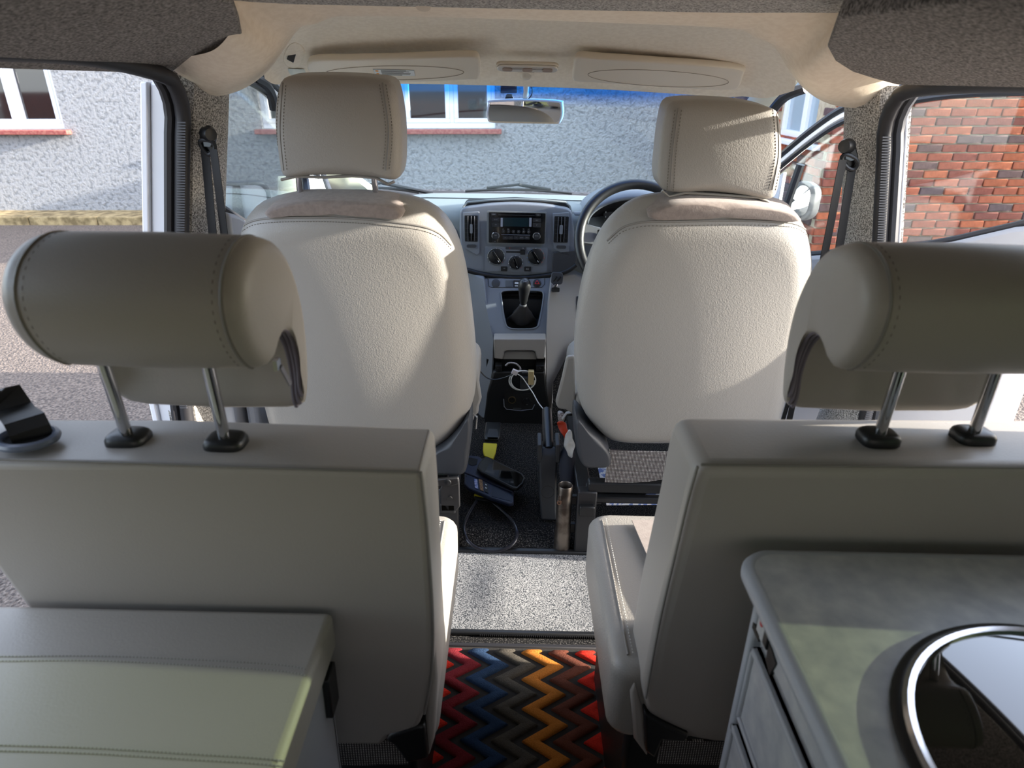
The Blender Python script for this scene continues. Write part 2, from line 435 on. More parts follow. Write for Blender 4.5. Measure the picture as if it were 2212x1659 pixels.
# ------------------------------------------------------------------ middle pillars, seals, white body edges
def vline(px, y0, y1, Y, z0, z1):
    """upright line through the pixel (px,y0) at depth Y"""
    p = P(px, y0, Y=Y); return p.x
def pillar(name, side, label):
    root = sroot(name, (XL if side < 0 else XR, 1.5, 0), label)
    xf_, xr_ = (-.650, -.640) if side < 0 else (.734, .714)
    def ln(z): return side*.19*(1.10-max(min(z, 1.2), .50))
    rows = []
    for z in (-.0, .1, .3, .5, .62, .75, .9, 1.0, 1.08, 1.16):
        k = max(0, .62-z)/.62
        w = .02 + .16*k*k           # the foot of the pillar spreads
        row = []
        for t in (0, .1, .25, .45, .65, .85, 1):
            y = lerp(1.60+w, 1.43-.05*k, t); x = lerp(xf_, xr_, t) - side*.03*math.sin(math.pi*t) - side*.02*k + ln(z)
            if t == 0: x += side*.06
            row.append(V((x, y, z)))
        row.append(V((row[-1].x+side*.06, row[-1].y-.005, z)))
        rows.append(row)
    MB().loft(rows, wrap=False).build('felt_cover', FELT, root, smooth=60)
    # door seal: fat ribbed rubber, then lip, then painted flange
    xs = -.632 if side < 0 else .697
    zt = 1.176 if side < 0 else 1.165
    path = [V((xs+side*.018+ln(z), 1.405, z)) for z in (-.02, .2, .4, .6, .8, .95, 1.04, 1.09)]
    endp = [V((xs+side*.012, 1.37, 1.138)), V((xs+side*.014, 1.32, 1.155)), V((xs+side*.018, 1.1, zt)), V((xs+side*.02, .8, zt)), V((xs+side*.02, .5, zt))]
    pth = crom(path+endp, 70, False)
    MB().tube(pth, .0145, 10).build('door_seal', RUBBER, root)
    p2 = [p + V((side*.024, -.004, .004)) for p in pth]
    MB().tube(p2, .010, 8).build('seal_lip', RUBBER_G if side > 0 else RUBBER, root)
    rib = MB()
    for k in range(120):
        z = .45 + k*.0052
        if z > 1.08: break
        rib.box((xs+side*.018-side*.004+ln(z), 1.3915, z), (.016, .003, .0026))
    rib.build('seal_ribs', RUBBER_G, root)
    # white painted jamb outside the seal
    x0, x1 = (xs+side*.036, XO_L if side < 0 else XO_R)
    x1 = xs + side*(.085 if side < 0 else .054); fw = .014 if side < 0 else .006
    rows = [[V((x0+ln(z), 1.41, z)), V((x1+ln(z), 1.41, z)), V((x1+ln(z), 1.53, z)), V((x0+ln(z), 1.53, z))] for z in (-.28, .1, .5, .8, 1.14)]
    MB().loft(rows).build('painted_jamb', WHITE, root, bevel=.006)
    rows = [[V((x1+ln(z), 1.40, z)), V((x1+side*fw+ln(z), 1.40, z)), V((x1+side*fw+ln(z), 1.46, z)), V((x1+ln(z), 1.46, z))] for z in (-.28, .1, .5, .8, 1.14)]
    MB().loft(rows).build('jamb_flange', WHITE, root, bevel=.003)
    return root
pil_l = pillar('trim_3', -1, 'left middle pillar covered in grey felt')
pil_r = pillar('trim_4', 1, 'right middle pillar covered in grey felt')
# black rails over the door openings
for side, nm in ((-1, 'trim_5'), (1, 'trim_6')):
    x = -.668 if side < 0 else .735
    MB().box((x, .82, 1.200), (.05, 1.20, .03)).build(nm, RUBBER, bevel=.006); struct(bpy.data.objects[nm], 'black rail above the door opening')
# low beige pillar caps where the headliner meets the pillar
for px, py, Y in ((402, 205, 1.49), (1888, 222, 1.49)):
    pass
# sills and body sides below the floor
for side, nm in ((-1, 'wall_left_sill'), (1, 'wall_right_sill')):
    x = XO_L+.015 if side < 0 else XO_R-.015
    struct(MB().box((x, 1.3, -.15), (.05, 3.7, .28)).build(nm, WHITE, bevel=.01), 'white painted side sill of the van')
# rear quarter panels with green tinted windows
def quarter(name, side, y1, win):
    x = (XO_L if side < 0 else XO_R) - side*.02
    root = sroot(name, (x, 0, 0), 'rear side panel of the van with a tinted window')
    y0 = -.62; wy0, wy1, wz0, wz1 = win
    for nm, (a, b, c, d) in dict(panel_low=(y0, y1, -.05, wz0), panel_high=(y0, y1, wz1, 1.31), post_front=(wy1, y1, wz0, wz1), post_rear=(y0, wy0, wz0, wz1)).items():
        MB().box((x, (a+b)/2, (c+d)/2), (.05, b-a, d-c)).build(nm, FELT if 'panel' in nm else FELT, root)
    MB().box((x, (wy0+wy1)/2, (wz0+wz1)/2), (.004, wy1-wy0, wz1-wz0)).build('pane', glass('green_tinted_glass', (.30, .345, .265, 1), .06), root)
quarter('wall_right', 1, .665, (-.40, .450, .76, 1.150))
quarter('wall_left', -1, .36, (-.40, .26, .76, 1.155))
# closed tailgate added behind the viewer to cut sky light from the rear
tg = sroot('door_3', (.03, -.62, 1.30), 'added unseen closed tailgate with a tinted pane, dims light from behind')
d = V((0, -.95, .22)); 
for nm_, (a_, b_, c_, d_) in dict(tailgate_low=(-.73, .79, -.30, .72), tailgate_top=(-.73, .79, 1.17, 1.31), tailgate_side=(-.73, -.60, .72, 1.17)).items():
    MB().box(((a_+b_)/2, -.645, (c_+d_)/2), (b_-a_, .05, d_-c_)).build(nm_, PANEL, tg)
MB().box((.725, -.645, .945), (.13, .05, .45)).build('tailgate_side', PANEL, tg)
MB().box((.03, -.645, .945), (1.26, .004, .45)).build('pane', glass('warm_tinted_glass', (.66, .60, .55, 1), .06), tg)  # tint set warm to tone the light on the rear seats

# ------------------------------------------------------------------ windscreen, A pillars
WT = [P(x, y, Y=2.11) for x, y in ((640, 178), (1106, 180), (1600, 205))]
def wtop(t): return V((lerp(-.60, .70, t), 2.10 - .05*(2*t-1)**2, 1.185 - .010*(2*t-1)**2))
def wbot(t): return V((lerp(-.70, .78, t), 3.02 - .16*(2*t-1)**2, .725 + .012*(2*t-1)**2))
rows = [[wbot(i/24).lerp(wtop(i/24), k/10) + V((0, .0, .02*math.sin(math.pi*k/10))) for i in range(25)] for k in range(11)]
wsn = struct(MB().loft(rows, wrap=False).build('window_1', glass('windscreen_glass', (.88, .985, 1.0, 1), .045, fres=.10, band=(1.085, 1.128, (.02, .28, .92, 1)))), 'windscreen with a blue tinted band along the top')
def apillar(name, side, label):
    root = sroot(name, (side*.7, 2.5, .9), label)
    t = 0.0 if side < 0 else 1.0
    a = wtop(t) + V((side*.012, -.03, .0)); b = wbot(t) + V((side*.0, -.02, .0))
    rows = []
    for k in range(9):
        u = k/8; p = a.lerp(b, u) + V((0, 0, .03*math.sin(math.pi*u)))
        w = lerp(.035, .07, u) + (.06 if k == 8 else 0)
        rows.append([p + V((-side*w, .025, .0)), p + V((-side*w*.8, -.02, .0)), p + V((0, -.045, .0)), p + V((side*.05, -.02, 0)), p + V((side*.05, .03, 0))])
    MB().loft(rows).build('pillar_trim', CREAM, root, smooth=50)
    return root
apl = apillar('trim_7', -1, 'left windscreen pillar in cream plastic')
apr = apillar('trim_8', 1, 'right windscreen pillar in cream plastic')
# windscreen corner blends (left low corner shows wide cream trim)
rows = []
for k in range(7):
    u = k/6
    p = P(lerp(655, 735, u**1.5), lerp(385, 432, u), Y=2.72)
    rows.append([P(600, lerp(380, 450, u), Y=2.55), P(640, lerp(380, 450, u), Y=2.60), p])
MB().loft(rows, wrap=False).build('corner_trim', CREAM, apl, solid=.01)
# ================================================================== seats
HOUND = bpy.data.materials.new('checked_cloth'); HOUND.use_nodes = True
def _h():
    nt = HOUND.node_tree; n = nt.nodes; l = nt.links; b = n['Principled BSDF']; b.inputs['Roughness'].default_value = .9
    tc = n.new('ShaderNodeTexCoord'); mp = n.new('ShaderNodeMapping'); mp.inputs['Rotation'].default_value = (.0, .0, 0.0)
    l.new(tc.outputs['Object'], mp.inputs[0])
    bk = n.new('ShaderNodeTexBrick'); bk.offset = 0.0; bk.inputs['Scale'].default_value = 1; bk.inputs['Mortar Size'].default_value = .0011
    bk.inputs['Brick Width'].default_value = .0036; bk.inputs['Row Height'].default_value = .0036
    bk.inputs['Color1'].default_value = S(222, 218, 212); bk.inputs['Color2'].default_value = S(190, 184, 176); bk.inputs['Mortar'].default_value = S(52, 46, 46)
    sw = n.new('ShaderNodeSeparateXYZ'); l.new(mp.outputs[0], sw.inputs[0]); cb = n.new('ShaderNodeCombineXYZ'); l.new(sw.outputs[0], cb.inputs[0]); l.new(sw.outputs[2], cb.inputs[1])
    l.new(cb.outputs[0], bk.inputs['Vector']); l.new(bk.outputs[0], b.inputs['Base Color'])
_h()
def post(mb, a, b, r=.0065): mb.tube([V(a), V(b)], r, 14)
def collar(mb, c, ax, rx, ry, h):
    """rounded-square post guide"""
    c = V(c); ax = V(ax).normalized(); ex = V((1, 0, 0)); ey = ax.cross(ex).normalized(); rings = []
    for s_, hh in ((.85, -.004), (1.0, 0), (1.0, h*.5), (.92, h*.8), (.75, h), (.3, h*1.02)):
        rings.append([c + ax*hh + ex*(rx*s_*math.copysign(abs(math.cos(a))**.55, math.cos(a))) + ey*(ry*s_*math.copysign(abs(math.sin(a))**.55, math.sin(a))) for a in [2*math.pi*k/24 for k in range(24)]])
    mb.loft(rings); return mb

# ------------------------------------------------------------------ front seats
def front_seat(side, label, outline, seam_px, suede, head, flap, posts, shield, skirt, cush, frame):
    cxp = sum(p[0] for p in outline)/len(outline)
    root = thing('front_seat', label, 'seat', ((cush[0]+cush[1])/2, 1.70, 0), 'front seats with grey vinyl covers')
    n = V((0, -math.cos(R(11)), -math.sin(R(11)))); o = V((0, 1.41, .65))
    ol = [PP(x, y, o, n) for x, y in outline]
    mb = MB(); pillow(mb, ol, n, .13, .055, .032, 96); br = mb.build('backrest', LEATHER, root, smooth=80); T = bvh(mb)
    b2 = MB(); pillow(b2, [PP(x, y, o + n*.001, n) for x, y in suede], n, .085, .012, .004, 48); b2.build('stretch_panel', SUEDE, br, smooth=80)
    T2 = T
    seam(T, seam_px, .0022, .0005, 60).build('seam', PIPING, br)
    stitches(T, [(x, y+9) for x, y in seam_px]).build('stitching', STITCH, br)
    # headrest
    hn = V((0, -math.cos(R(5)), -math.sin(R(5)))); ho = V((0, 1.375, 1.03))
    hmb = MB(); pillow(hmb, [PP(x, y, ho, hn) for x, y in head], hn, .105, .022, .012, 84); hd = hmb.build('headrest', LEATHER, root, smooth=80); HT = bvh(hmb)
    xs = [p[0] for p in head]; x0, x1 = min(xs), max(xs); ys = [p[1] for p in head]; y0, y1 = min(ys), max(ys)
    for xa in ([x0+22, x0+16, x0+24], [x1-40, x1-26, x1-32]) if side < 0 else ([x0+42, x0+30, x0+24], [x1-18, x1-12, x1-26]):
        cur = [(xa[0], y0+16), (xa[1], (y0+y1)/2), (xa[2], y1-24)]
        seam(HT, cur, .0014, .0002, 30).build('seam', PIPING, hd)
        stitches(HT, [(x-7, y) for x, y in cur]).build('stitching', STITCH, hd)
        stitches(HT, [(x+7, y) for x, y in cur]).build('stitching', STITCH, hd)
    fm = MB().tube([P(x, y, Y=1.395) for x, y in flap], .006, 8, flat=.5); fm.build('cover_flap', LEATHER, hd)
    for (xa, ya, xb, yb) in posts:
        pm = MB(); a = P(xa, ya, Y=1.415); b = P(xb, yb, Y=1.43); post(pm, a, b + (b-a)*.2); pm.build('headrest_post', CHROME, root)
        cm = MB(); collar(cm, b - V((0, 0, .004)), (0, 0, 1), .0185, .016, .014); cm.build('post_guide', BLACK, root)
    # plastic side shields at the foot of the backrest
    sm = MB(); pillow(sm, [P(x, y, Y=1.455) for x, y in shield], (0, -1, 0), .12, .012, .004, 48); sh = sm.build('side_shield', DARKGREY, root, smooth=60)
    # checked cloth skirt
    sk = [P(x, y, Y=1.462) for x, y in skirt]
    MB().prism(sk, (0, .004, 0)).build('cloth_skirt', HOUND, root)
    # seat cushion
    x0, x1, y0, y1, z0, z1 = cush
    q = [V((x0, y0, z1)), V((x1, y0, z1)), V((x1, (y0+y1)/2, z1)), V((x1-.01, y1, z1)), V((x0+.01, y1, z1)), V((x0, (y0+y1)/2, z1))]
    cm = MB(); pillow(cm, frame_pts((0, 0, z1), (1, 0, 0), (0, 1, 0), [((x0+x1)/2+a, (y0+y1)/2+b) for a, b in rrect(x1-x0, y1-y0, .05, 6)]), (0, 0, 1), z1-z0, .04, .015, 72, smoothpts=False); cm.build('seat_cushion', LEATHER, root, smooth=80)
    # steel frame, runners and brackets
    fx0, fx1 = frame
    for x in (fx0, fx1):
        MB().box((x, 1.70, .15), (.04, .52, .03)).build('runner', BLACK, root, bevel=.004)
        MB().box((x, 1.47, .10), (.05, .03, .20)).build('frame_leg', DARKSTEEL, root, bevel=.004)
        MB().box((x, 1.93, .08), (.05, .03, .15)).build('frame_leg', DARKSTEEL, root, bevel=.004)
    MB().box(((fx0+fx1)/2, 1.475, .21), (fx1-fx0, .03, .03)).build('cross_rail', BLACK, root, bevel=.005)
    MB().box(((fx0+fx1)/2, 1.49, .16), (fx1-fx0, .02, .02)).build('cross_rail', DARKSTEEL, root, bevel=.005)
    return root, T
fl, T_FL = front_seat(-1, 'front passenger seat in grey vinyl, left of the gear lever, taller headrest', 
    [(545, 462), (590, 448), (640, 441), (720, 440), (800, 443), (860, 449), (915, 466), (955, 495), (985, 545), (1003, 610), (1015, 690), (1024, 780), (1026, 850), (1015, 905), (985, 950), (940, 985), (860, 1000), (740, 1000), (640, 990), (585, 960), (558, 890), (535, 800), (512, 690), (500, 590), (502, 530), (515, 490)],
    [(515, 498), (545, 478), (600, 471), (700, 470), (790, 474), (860, 481), (915, 490), (950, 505), (975, 530)],
    [(575, 455), (640, 438), (740, 437), (830, 443), (868, 456), (864, 474), (800, 470), (700, 467), (600, 468), (572, 472)],
    [(597, 190), (608, 170), (640, 164), (720, 163), (800, 168), (838, 175), (852, 195), (862, 250), (866, 310), (864, 370), (852, 392), (800, 386), (730, 382), (660, 383), (615, 387), (602, 372), (594, 320), (589, 270), (590, 230)],
    [(608, 388), (640, 381), (700, 383), (760, 380), (812, 384), (838, 398), (852, 392)],
    [(645, 380, 651, 443), (808, 380, 815, 446)],
    [(1013, 900), (1016, 950), (1010, 1005), (998, 1028), (960, 1028), (930, 1020), (932, 985), (965, 960), (995, 925)],
    [(918, 985), (946, 985), (944, 1036), (918, 1036)],
    (-.60, -.098, 1.56, 2.00, .30, .42), (-.55, -.158))
fr, T_FR = front_seat(1, 'driver seat in grey vinyl behind the steering wheel, lower sunlit headrest',
    [(1405, 452), (1470, 444), (1540, 444), (1620, 449), (1690, 459), (1733, 477), (1757, 510), (1768, 560), (1769, 630), (1760, 700), (1744, 770), (1722, 840), (1702, 905), (1680, 960), (1600, 980), (1480, 975), (1400, 975), (1325, 970), (1285, 940), (1256, 895), (1246, 830), (1245, 760), (1252, 690), (1266, 620), (1288, 560), (1318, 510), (1360, 472)],
    [(1312, 520), (1345, 492), (1390, 480), (1450, 479), (1550, 477), (1650, 478), (1715, 483), (1745, 500)],
    [(1400, 462), (1460, 441), (1560, 440), (1660, 450), (1712, 460), (1732, 474), (1725, 481), (1650, 475), (1550, 474), (1450, 476), (1410, 476)],
    [(1448, 228), (1475, 218), (1540, 217), (1610, 222), (1670, 235), (1688, 252), (1694, 310), (1692, 370), (1684, 418), (1665, 434), (1600, 424), (1530, 418), (1460, 420), (1433, 412), (1424, 385), (1428, 330), (1436, 270)],
    [(1430, 412), (1445, 425), (1480, 416), (1540, 420), (1600, 424), (1638, 426), (1660, 436)],
    [(1478, 415, 1473, 449), (1634, 420, 1631, 453)],
    [(1246, 905), (1244, 950), (1250, 990), (1265, 1012), (1290, 1014), (1318, 1010), (1320, 985), (1300, 955), (1272, 930)],
    [(1316, 972), (1400, 976), (1500, 978), (1500, 1030), (1440, 1034), (1400, 1041), (1350, 1043), (1306, 1042)],
    (.168, .69, 1.56, 2.00, .30, .43), (.20, .65))
# driver cushion cover side flap and its curled edge
MB().tube([P(x, y, Y=1.62) for x, y in ((1215, 905), (1224, 892), (1236, 890), (1243, 900))], .007, 8, flat=.4).build('cover_edge', LEATHER, fr)
MB().tube([P(x, y, Y=1.55) for x, y in ((1006, 905), (1022, 893), (1030, 900), (1028, 925))], .006, 8, flat=.4).build('cover_edge', LEATHER, fl)
tri = MB().prism([P(x, y, Y=1.60) for x, y in ((1242, 770), (1224, 772), (1214, 818), (1200, 872), (1206, 884), (1222, 886), (1244, 900))], (0, .02, 0)); tri.build('cushion_cover_side', LEATHER, fr, bevel=.006)
tri = MB().prism([P(x, y, Y=1.56) for x, y in ((1020, 780), (1030, 795), (1040, 862), (1034, 880), (1033, 895), (1015, 905), (1004, 900))], (0, .02, 0)); tri.build('cushion_cover_side', LEATHER, fl, bevel=.006)
# bolted bracket seen under the passenger seat, with the dark green box behind it
MB().prism([P(x, y, Y=1.44) for x, y in ((958, 1040), (992, 1036), (994, 1095), (985, 1105), (952, 1105), (950, 1058))], (0, .012, 0)).build('bracket', DARKSTEEL, fl, bevel=.003)
MB().lathe([(.0, 0), (.006, 0), (.006, .003), (0, .003)], P(972, 1076, Y=1.438), (0, -1, 0), 16).build('bracket_hole', BLACK_M, fl)
MB().prism([P(x, y, Y=1.43) for x, y in ((925, 1038), (990, 1032), (992, 1046), (972, 1052), (925, 1050))], (0, .01, 0)).build('latch_plate', DARKSTEEL, fl, bevel=.003)
MB().lathe([(.0, 0), (.009, 0), (.008, .004), (0, .005)], P(967, 1042, Y=1.428), (0, -1, 0), 16).build('rivet', BLACK, fl)
gb = MB().box(P(935, 1075, Y=1.60), (.10, .20, .07)).build('storage_box', M('dark_green_plastic', S(14, 62, 50), .5), bevel=.006); tag(gb, 'dark green box tucked beneath the front passenger seat', 'box')

# ------------------------------------------------------------------ rear seats
def rear_head(root, x0, x1, sgn, dy=0.0):
    prof = [(.575, .903), (.548, .925), (.532, .955), (.532, .985), (.552, 1.010), (.590, 1.022), (.630, 1.013), (.665, .985), (.688, .940), (.695, .895), (.690, .850), (.680, .822), (.668, .816), (.663, .832), (.666, .860), (.658, .892), (.640, .914), (.618, .920), (.596, .913)]
    prof = [(y+dy, z) for y, z in prof]; pts = crom([V((0, y, z)) for y, z in prof], 72); c = V((0, .605+dy, .960))
    rings = []
    L = x1-x0
    for x, s_ in ((x0, .72), (x0+.002, .84), (x0+.006, .93), (x0+.013, .975), (x0+.028, 1.0), (x0+L*.5, 1.02), (x1-.028, 1.0), (x1-.013, .975), (x1-.006, .93), (x1-.002, .84), (x1, .72)):
        rings.append([V((x, c.y+(p.y-c.y)*s_, c.z+(p.z-c.z)*s_)) for p in pts])
    mb = MB().loft(rings); hd = mb.build('headrest', LEATHER_P, root, smooth=80)
    # piping round the end seams, three ridges along the notch
    for x in (x0+.020, x1-.020):
        ring = [V((x, c.y+(p.y-c.y)*.982, c.z+(p.z-c.z)*.982)) for p in pts]
        MB().tube(ring[:50], .0018, 6).build('seam', PIPING, hd)
        st = MB()
        ri = [V((x + (.007 if x < (x0+x1)/2 else -.007), c.y+(p.y-c.y)*.994, c.z+(p.z-c.z)*.994)) for p in pts]
        for k in range(2, 48):
            a = ri[k]; t = (ri[k+1]-ri[k-1]).normalized(); st.tube([a-t*.0016, a+t*.0016], .0006, 5)
        st.build('stitching', STITCH, hd)
    for j, x in enumerate((.006, .011, .016)):
        xx = (x1-x) if sgn < 0 else (x0+x)
        ring = [V((xx, y, z)) for y, z in prof[11:19]]; ring = crom(ring, 24, False)
        sc = (.86, .94, .975)[j]
        MB().tube([V((xx, c.y+(p.y-c.y)*sc, c.z+(p.z-c.z)*sc)) for p in ring], .0024, 6).build('notch_piping', M('mauve_grey_piping', S(112, 106, 118), .6), hd)
    return hd
def rear_seat(sgn, label, back, seamline, hx, collars, cush, skirt, notch, lower):
    root = thing('rear_bench_seat', label, 'seat', ((cush[0]+cush[1])/2, .85, 0), 'rear seats with grey vinyl covers')
    Yb = .572 if sgn < 0 else .598
    th = .100 if sgn < 0 else .118
    bn = V((0, -1, -.165)).normalized(); bo = V((0, Yb, .80))
    pts = [PP(x, y, bo, bn) for x, y in back]
    mb = MB().prism(pts, (0, th, .0)); bk = mb.build('backrest', LEATHER_P, root, bevel=.016, bseg=4, smooth=60)
    T = bvh(mb)
    ztop = max(p.z for p in pts); 
    for sl in seamline:
        pp = crom([V((x, y, 0)) for x, y in sl], 40, False); tp = []
        for q in pp:
            tp.append(PP(q.x, q.y, bo, bn) + V((0, .002, 0)))
        MB().tube(tp, .0017, 6).build('seam', PIPING, bk)
    rear_head(root, hx[0], hx[1], sgn, 0 if sgn < 0 else .026)
    for (xa, ya, xb, yb) in collars:
        b = P(xb, yb, Z=ztop); a = V((b.x + (P(xa, ya, Y=b.y+.01).x-b.x)*1.0, b.y+.008, .945))
        pm = MB(); post(pm, V((P(xa, ya, Y=b.y-.03).x, b.y-.03, .95)), b - V((0, 0, .01)), .0062); pm.build('headrest_post', CHROME, root)
        cm = MB(); collar(cm, b + V((0, 0, -.002)), (0, 0, 1), .021, .017, .012); cm.build('post_guide', BLACK, root)
    x0, x1, y0, y1, z0, z1 = cush
    cm = MB(); pillow(cm, frame_pts((0, 0, z1), (1, 0, 0), (0, 1, 0), [((x0+x1)/2+a, (y0+y1)/2+b) for a, b in rrect(x1-x0, y1-y0, .03, 6)]), (0, 0, 1), z1-z0, .022, .022, 72, smoothpts=False); cu = cm.build('seat_cushion', LEATHER, root, smooth=80)
    ex = x1-.024 if sgn < 0 else x0+.024
    MB().tube([V((ex, y, z1+.0025)) for y in (y0+.03, (y0+y1)/2, y1-.03)], .0018, 6).build('seam', PIPING, cu)
    st = MB(); k = y0+.03
    while k < y1-.03:
        st.tube([V((ex+sgn*.0, k, z1+.0035)) + V((.007*sgn, 0, .0015)), V((ex, k+.0035, z1+.0035)) + V((.007*sgn, 0, .0015))], .0008, 5); k += .0062
    st.build('stitching', STITCH_L, cu)
    if sgn > 0:   # brown stretch centre panel
        MB().prism([V((x0+.075, y1-.05, z1+.0165)), V((x0+.16, y1-.05, z1+.019)), V((x0+.16, y0+.05, z1+.019)), V((x0+.105, y0+.05, z1+.0165))], (0, 0, .002)).build('centre_panel', SUEDE, cu)
    MB().box(((x0+x1)/2, (y0+y1)/2, (z0)/2), (x1-x0-.07, y1-y0-.06, z0)).build('seat_base', BLACK, root, bevel=.01)
    MB().prism([P(x, y, Y=Yb+.085) for x, y in skirt], (0, .004, 0)).build('cloth_skirt', HOUND, root)
    MB().prism([P(x, y, Y=Yb+.075) for x, y in notch], (0, .07, 0)).build('hinge_cover', BLACK, root, bevel=.004)
    MB().prism([P(x, y, Y=Yb+.085) for x, y in lower], (0, .10, 0)).build('cushion_cover_end', LEATHER_P, root, bevel=.008)
    return root
rl = rear_seat(-1, 'rear seat back on the left, grey vinyl, behind the bench cushion', 
    [(-160, 1000), (300, 1002), (600, 1012), (900, 1022), (916, 1030), (926, 1150), (936, 1330), (934, 1450), (918, 1540), (905, 1572), (870, 1585), (842, 1592), (826, 1612), (720, 1610), (500, 1610), (240, 1500), (60, 1320), (-20, 1215), (-160, 1080)],
    [[(-100, 992), (300, 1003), (600, 1014), (905, 1022)], [(908, 1022), (922, 1150), (934, 1330), (932, 1450), (916, 1545)]],
    (-.432, -.222), [(445, 800, 489, 958), (215, 790, 279, 950)], (-.56, -.096, .668, 1.062, .27, .405),
    [(716, 1590), (800, 1595), (868, 1605), (882, 1650), (720, 1655)], [(832, 1600), (842, 1590), (900, 1570), (918, 1570), (925, 1640), (880, 1650), (850, 1610)],
    [(936, 1330), (945, 1470), (938, 1600), (925, 1640), (918, 1560)])
rr = rear_seat(1, 'rear seat back on the right, grey vinyl, behind the kitchen worktop',
    [(1508, 1006), (1800, 1008), (2420, 1012), (2420, 1640), (1600, 1620), (1492, 1600), (1470, 1585), (1420, 1560), (1395, 1545), (1390, 1500), (1420, 1350), (1465, 1170), (1490, 1060)],
    [[(1515, 1006), (1800, 1009), (2400, 1014)], [(1508, 1010), (1488, 1080), (1462, 1190), (1425, 1350), (1396, 1510)]],
    (.305, .530), [(1945, 815, 1896, 948), (2145, 825, 2100, 945)], (.150, .62, .690, 1.075, .27, .405),
    [(1432, 1590), (1500, 1602), (1600, 1602), (1600, 1655), (1420, 1650)], [(1392, 1540), (1440, 1568), (1490, 1590), (1480, 1605), (1432, 1600), (1415, 1640), (1395, 1625)],
    [(1362, 1500), (1372, 1480), (1392, 1545), (1400, 1640), (1370, 1600)])
# zip pull on the left rear headrest end
zp = MB(); a = V((-.2215, .582, .905)); zp.box(a, (.004, .010, .010)); zp.build('zip_slider', CHROME, rl)
MB().tube([a + V((.002, .004, -.004)), a + V((.006, .012, -.026))], .0034, 6, flat=.4).build('zip_pull', M('zip_grey', S(120, 120, 128), .35, .6), rl)
# belt outlet on the left seat top: ring and webbing
c = P(60, 948, Z=.805)
rg = MB(); rings = []
for k in range(28):
    a = 2*math.pi*k/28; rings.append(c + V((.027*math.cos(a), .022*math.sin(a), .001)))
rg.tube(rings, .0045, 8, closed=True).build('belt_outlet_ring', M('blue_grey_plastic', S(96, 104, 122), .3), rl)
MB().lathe([(0, 0), (.025, 0), (.025, .0015), (0, .0015)], c + V((0, 0, -.0005)), (0, 0, 1), 24).build('belt_outlet', BLACK_M, rl)
q = [c + V((.006, .0, -.004)), c + V((.0, .004, .02)), P(30, 885, Y=.66), P(14, 857, Y=.67), P(-30, 850, Y=.655), P(-75, 848, Y=.63), V((-.63, .50, .96)), V((-.67, .36, 1.06)), V((-.69, .33, 1.10))]
bl = MB().ribbon(crom(q, 40, False), .036, (0.8, .6, 0)).build('rear_seat_belt', BELT); tag(bl, 'black seat belt webbing looping out of the left rear seat top', 'seat belt')
# ================================================================== dashboard
EX = V((1, 0, 0)); EZ = V((0, 0, 1))
def pbox(px0, py0, px1, py1, Y, d, r=.003, n=5):
    a = P(px0, py0, Y=Y); b = P(px1, py1, Y=Y); c = (a+b)/2
    return plate(MB(), c, EX, EZ, abs(b.x-a.x), abs(a.z-b.z), d, r, n)
def ppoly(pxs, Y, d): return MB().prism([P(x, y, Y=Y) for x, y in pxs], (0, d, 0))
dash = thing('dashboard', 'grey dashboard across the cab with central radio pod', 'dashboard', (.03, 2.6, .5))
# main moulding: cross-section swept across the cab
def dsec(x, k):
    """k: 1 = passenger bulge, lower at the sides"""
    return [V((x, 3.06, .705)), V((x, 2.80, .732)), V((x, 2.62, .742)), V((x, 2.53, .742)), V((x, 2.475, .725)), V((x, 2.46, .69)), V((x, 2.47, .64)), V((x, 2.485, .58)), V((x, 2.50, .52)), V((x, 2.53, .47)), V((x, 2.60, .44)), V((x, 3.06, .44))]
rows = []
for i in range(25):
    x = lerp(-.66, .73, i/24); s = abs((x-.03)/.7); dz = -.05*max(0, s-.55)**1.5*3; dy = -.03*s*s
    rows.append([p + V((0, dy if p.y < 2.9 else 3.4*dy, dz)) for p in dsec(x, 1)])
MB().loft(rows, wrap=False).build('dash_moulding', DASH_T, dash, smooth=50)
# seam across the top, padded lid lines
MB().tube([V((x, 2.66-.03*((x-.03)/.7)**2, .7425-.05*max(0, abs((x-.03)/.7)-.55)**1.5*3)) for x in [lerp(-.6, .7, i/30) for i in range(31)]], .002, 6).build('top_seam', DARKGREY, dash)
# lower blue-grey facia left and right of the pod
ppoly([(735, 500), (860, 486), (985, 470), (994, 520), (1002, 582), (1003, 640), (900, 640), (735, 620)], 2.46, .05).build('glovebox_facia', DASH, dash, bevel=.01)
ppoly([(1236, 458), (1300, 460), (1500, 470), (1500, 560), (1250, 565), (1244, 545)], 2.47, .05).build('driver_facia', DASH, dash, bevel=.01)
# pod
pod = [(997, 452), (1030, 445), (1065, 441), (1113, 439), (1170, 442), (1205, 447), (1233, 455), (1238, 480), (1243, 520), (1246, 548), (1240, 572), (1222, 584), (1184, 592), (1130, 597), (1078, 595), (1040, 589), (1004, 580), (997, 548), (993, 510), (993, 475)]
pd = MB(); pillow(pd, [P(x, y, Y=2.405) for x, y in pod], (0, -1, 0), .10, .008, .0, 90); podo = pd.build('centre_pod', DASH, dash, smooth=60)
ppoly([(1003, 440), (1010, 434), (1113, 430), (1222, 436), (1232, 446), (1234, 460), (1000, 460)], 2.44, .05).build('pod_hollow', BLACK_M, dash, bevel=.004)
MB().tube([P(x, y, Y=2.425) for x, y in ((1000, 462), (1001, 446), (1010, 437), (1060, 432), (1113, 430), (1170, 432), (1222, 437), (1231, 445), (1236, 462))], .0035, 8).build('pod_rim', DASH_T, dash)
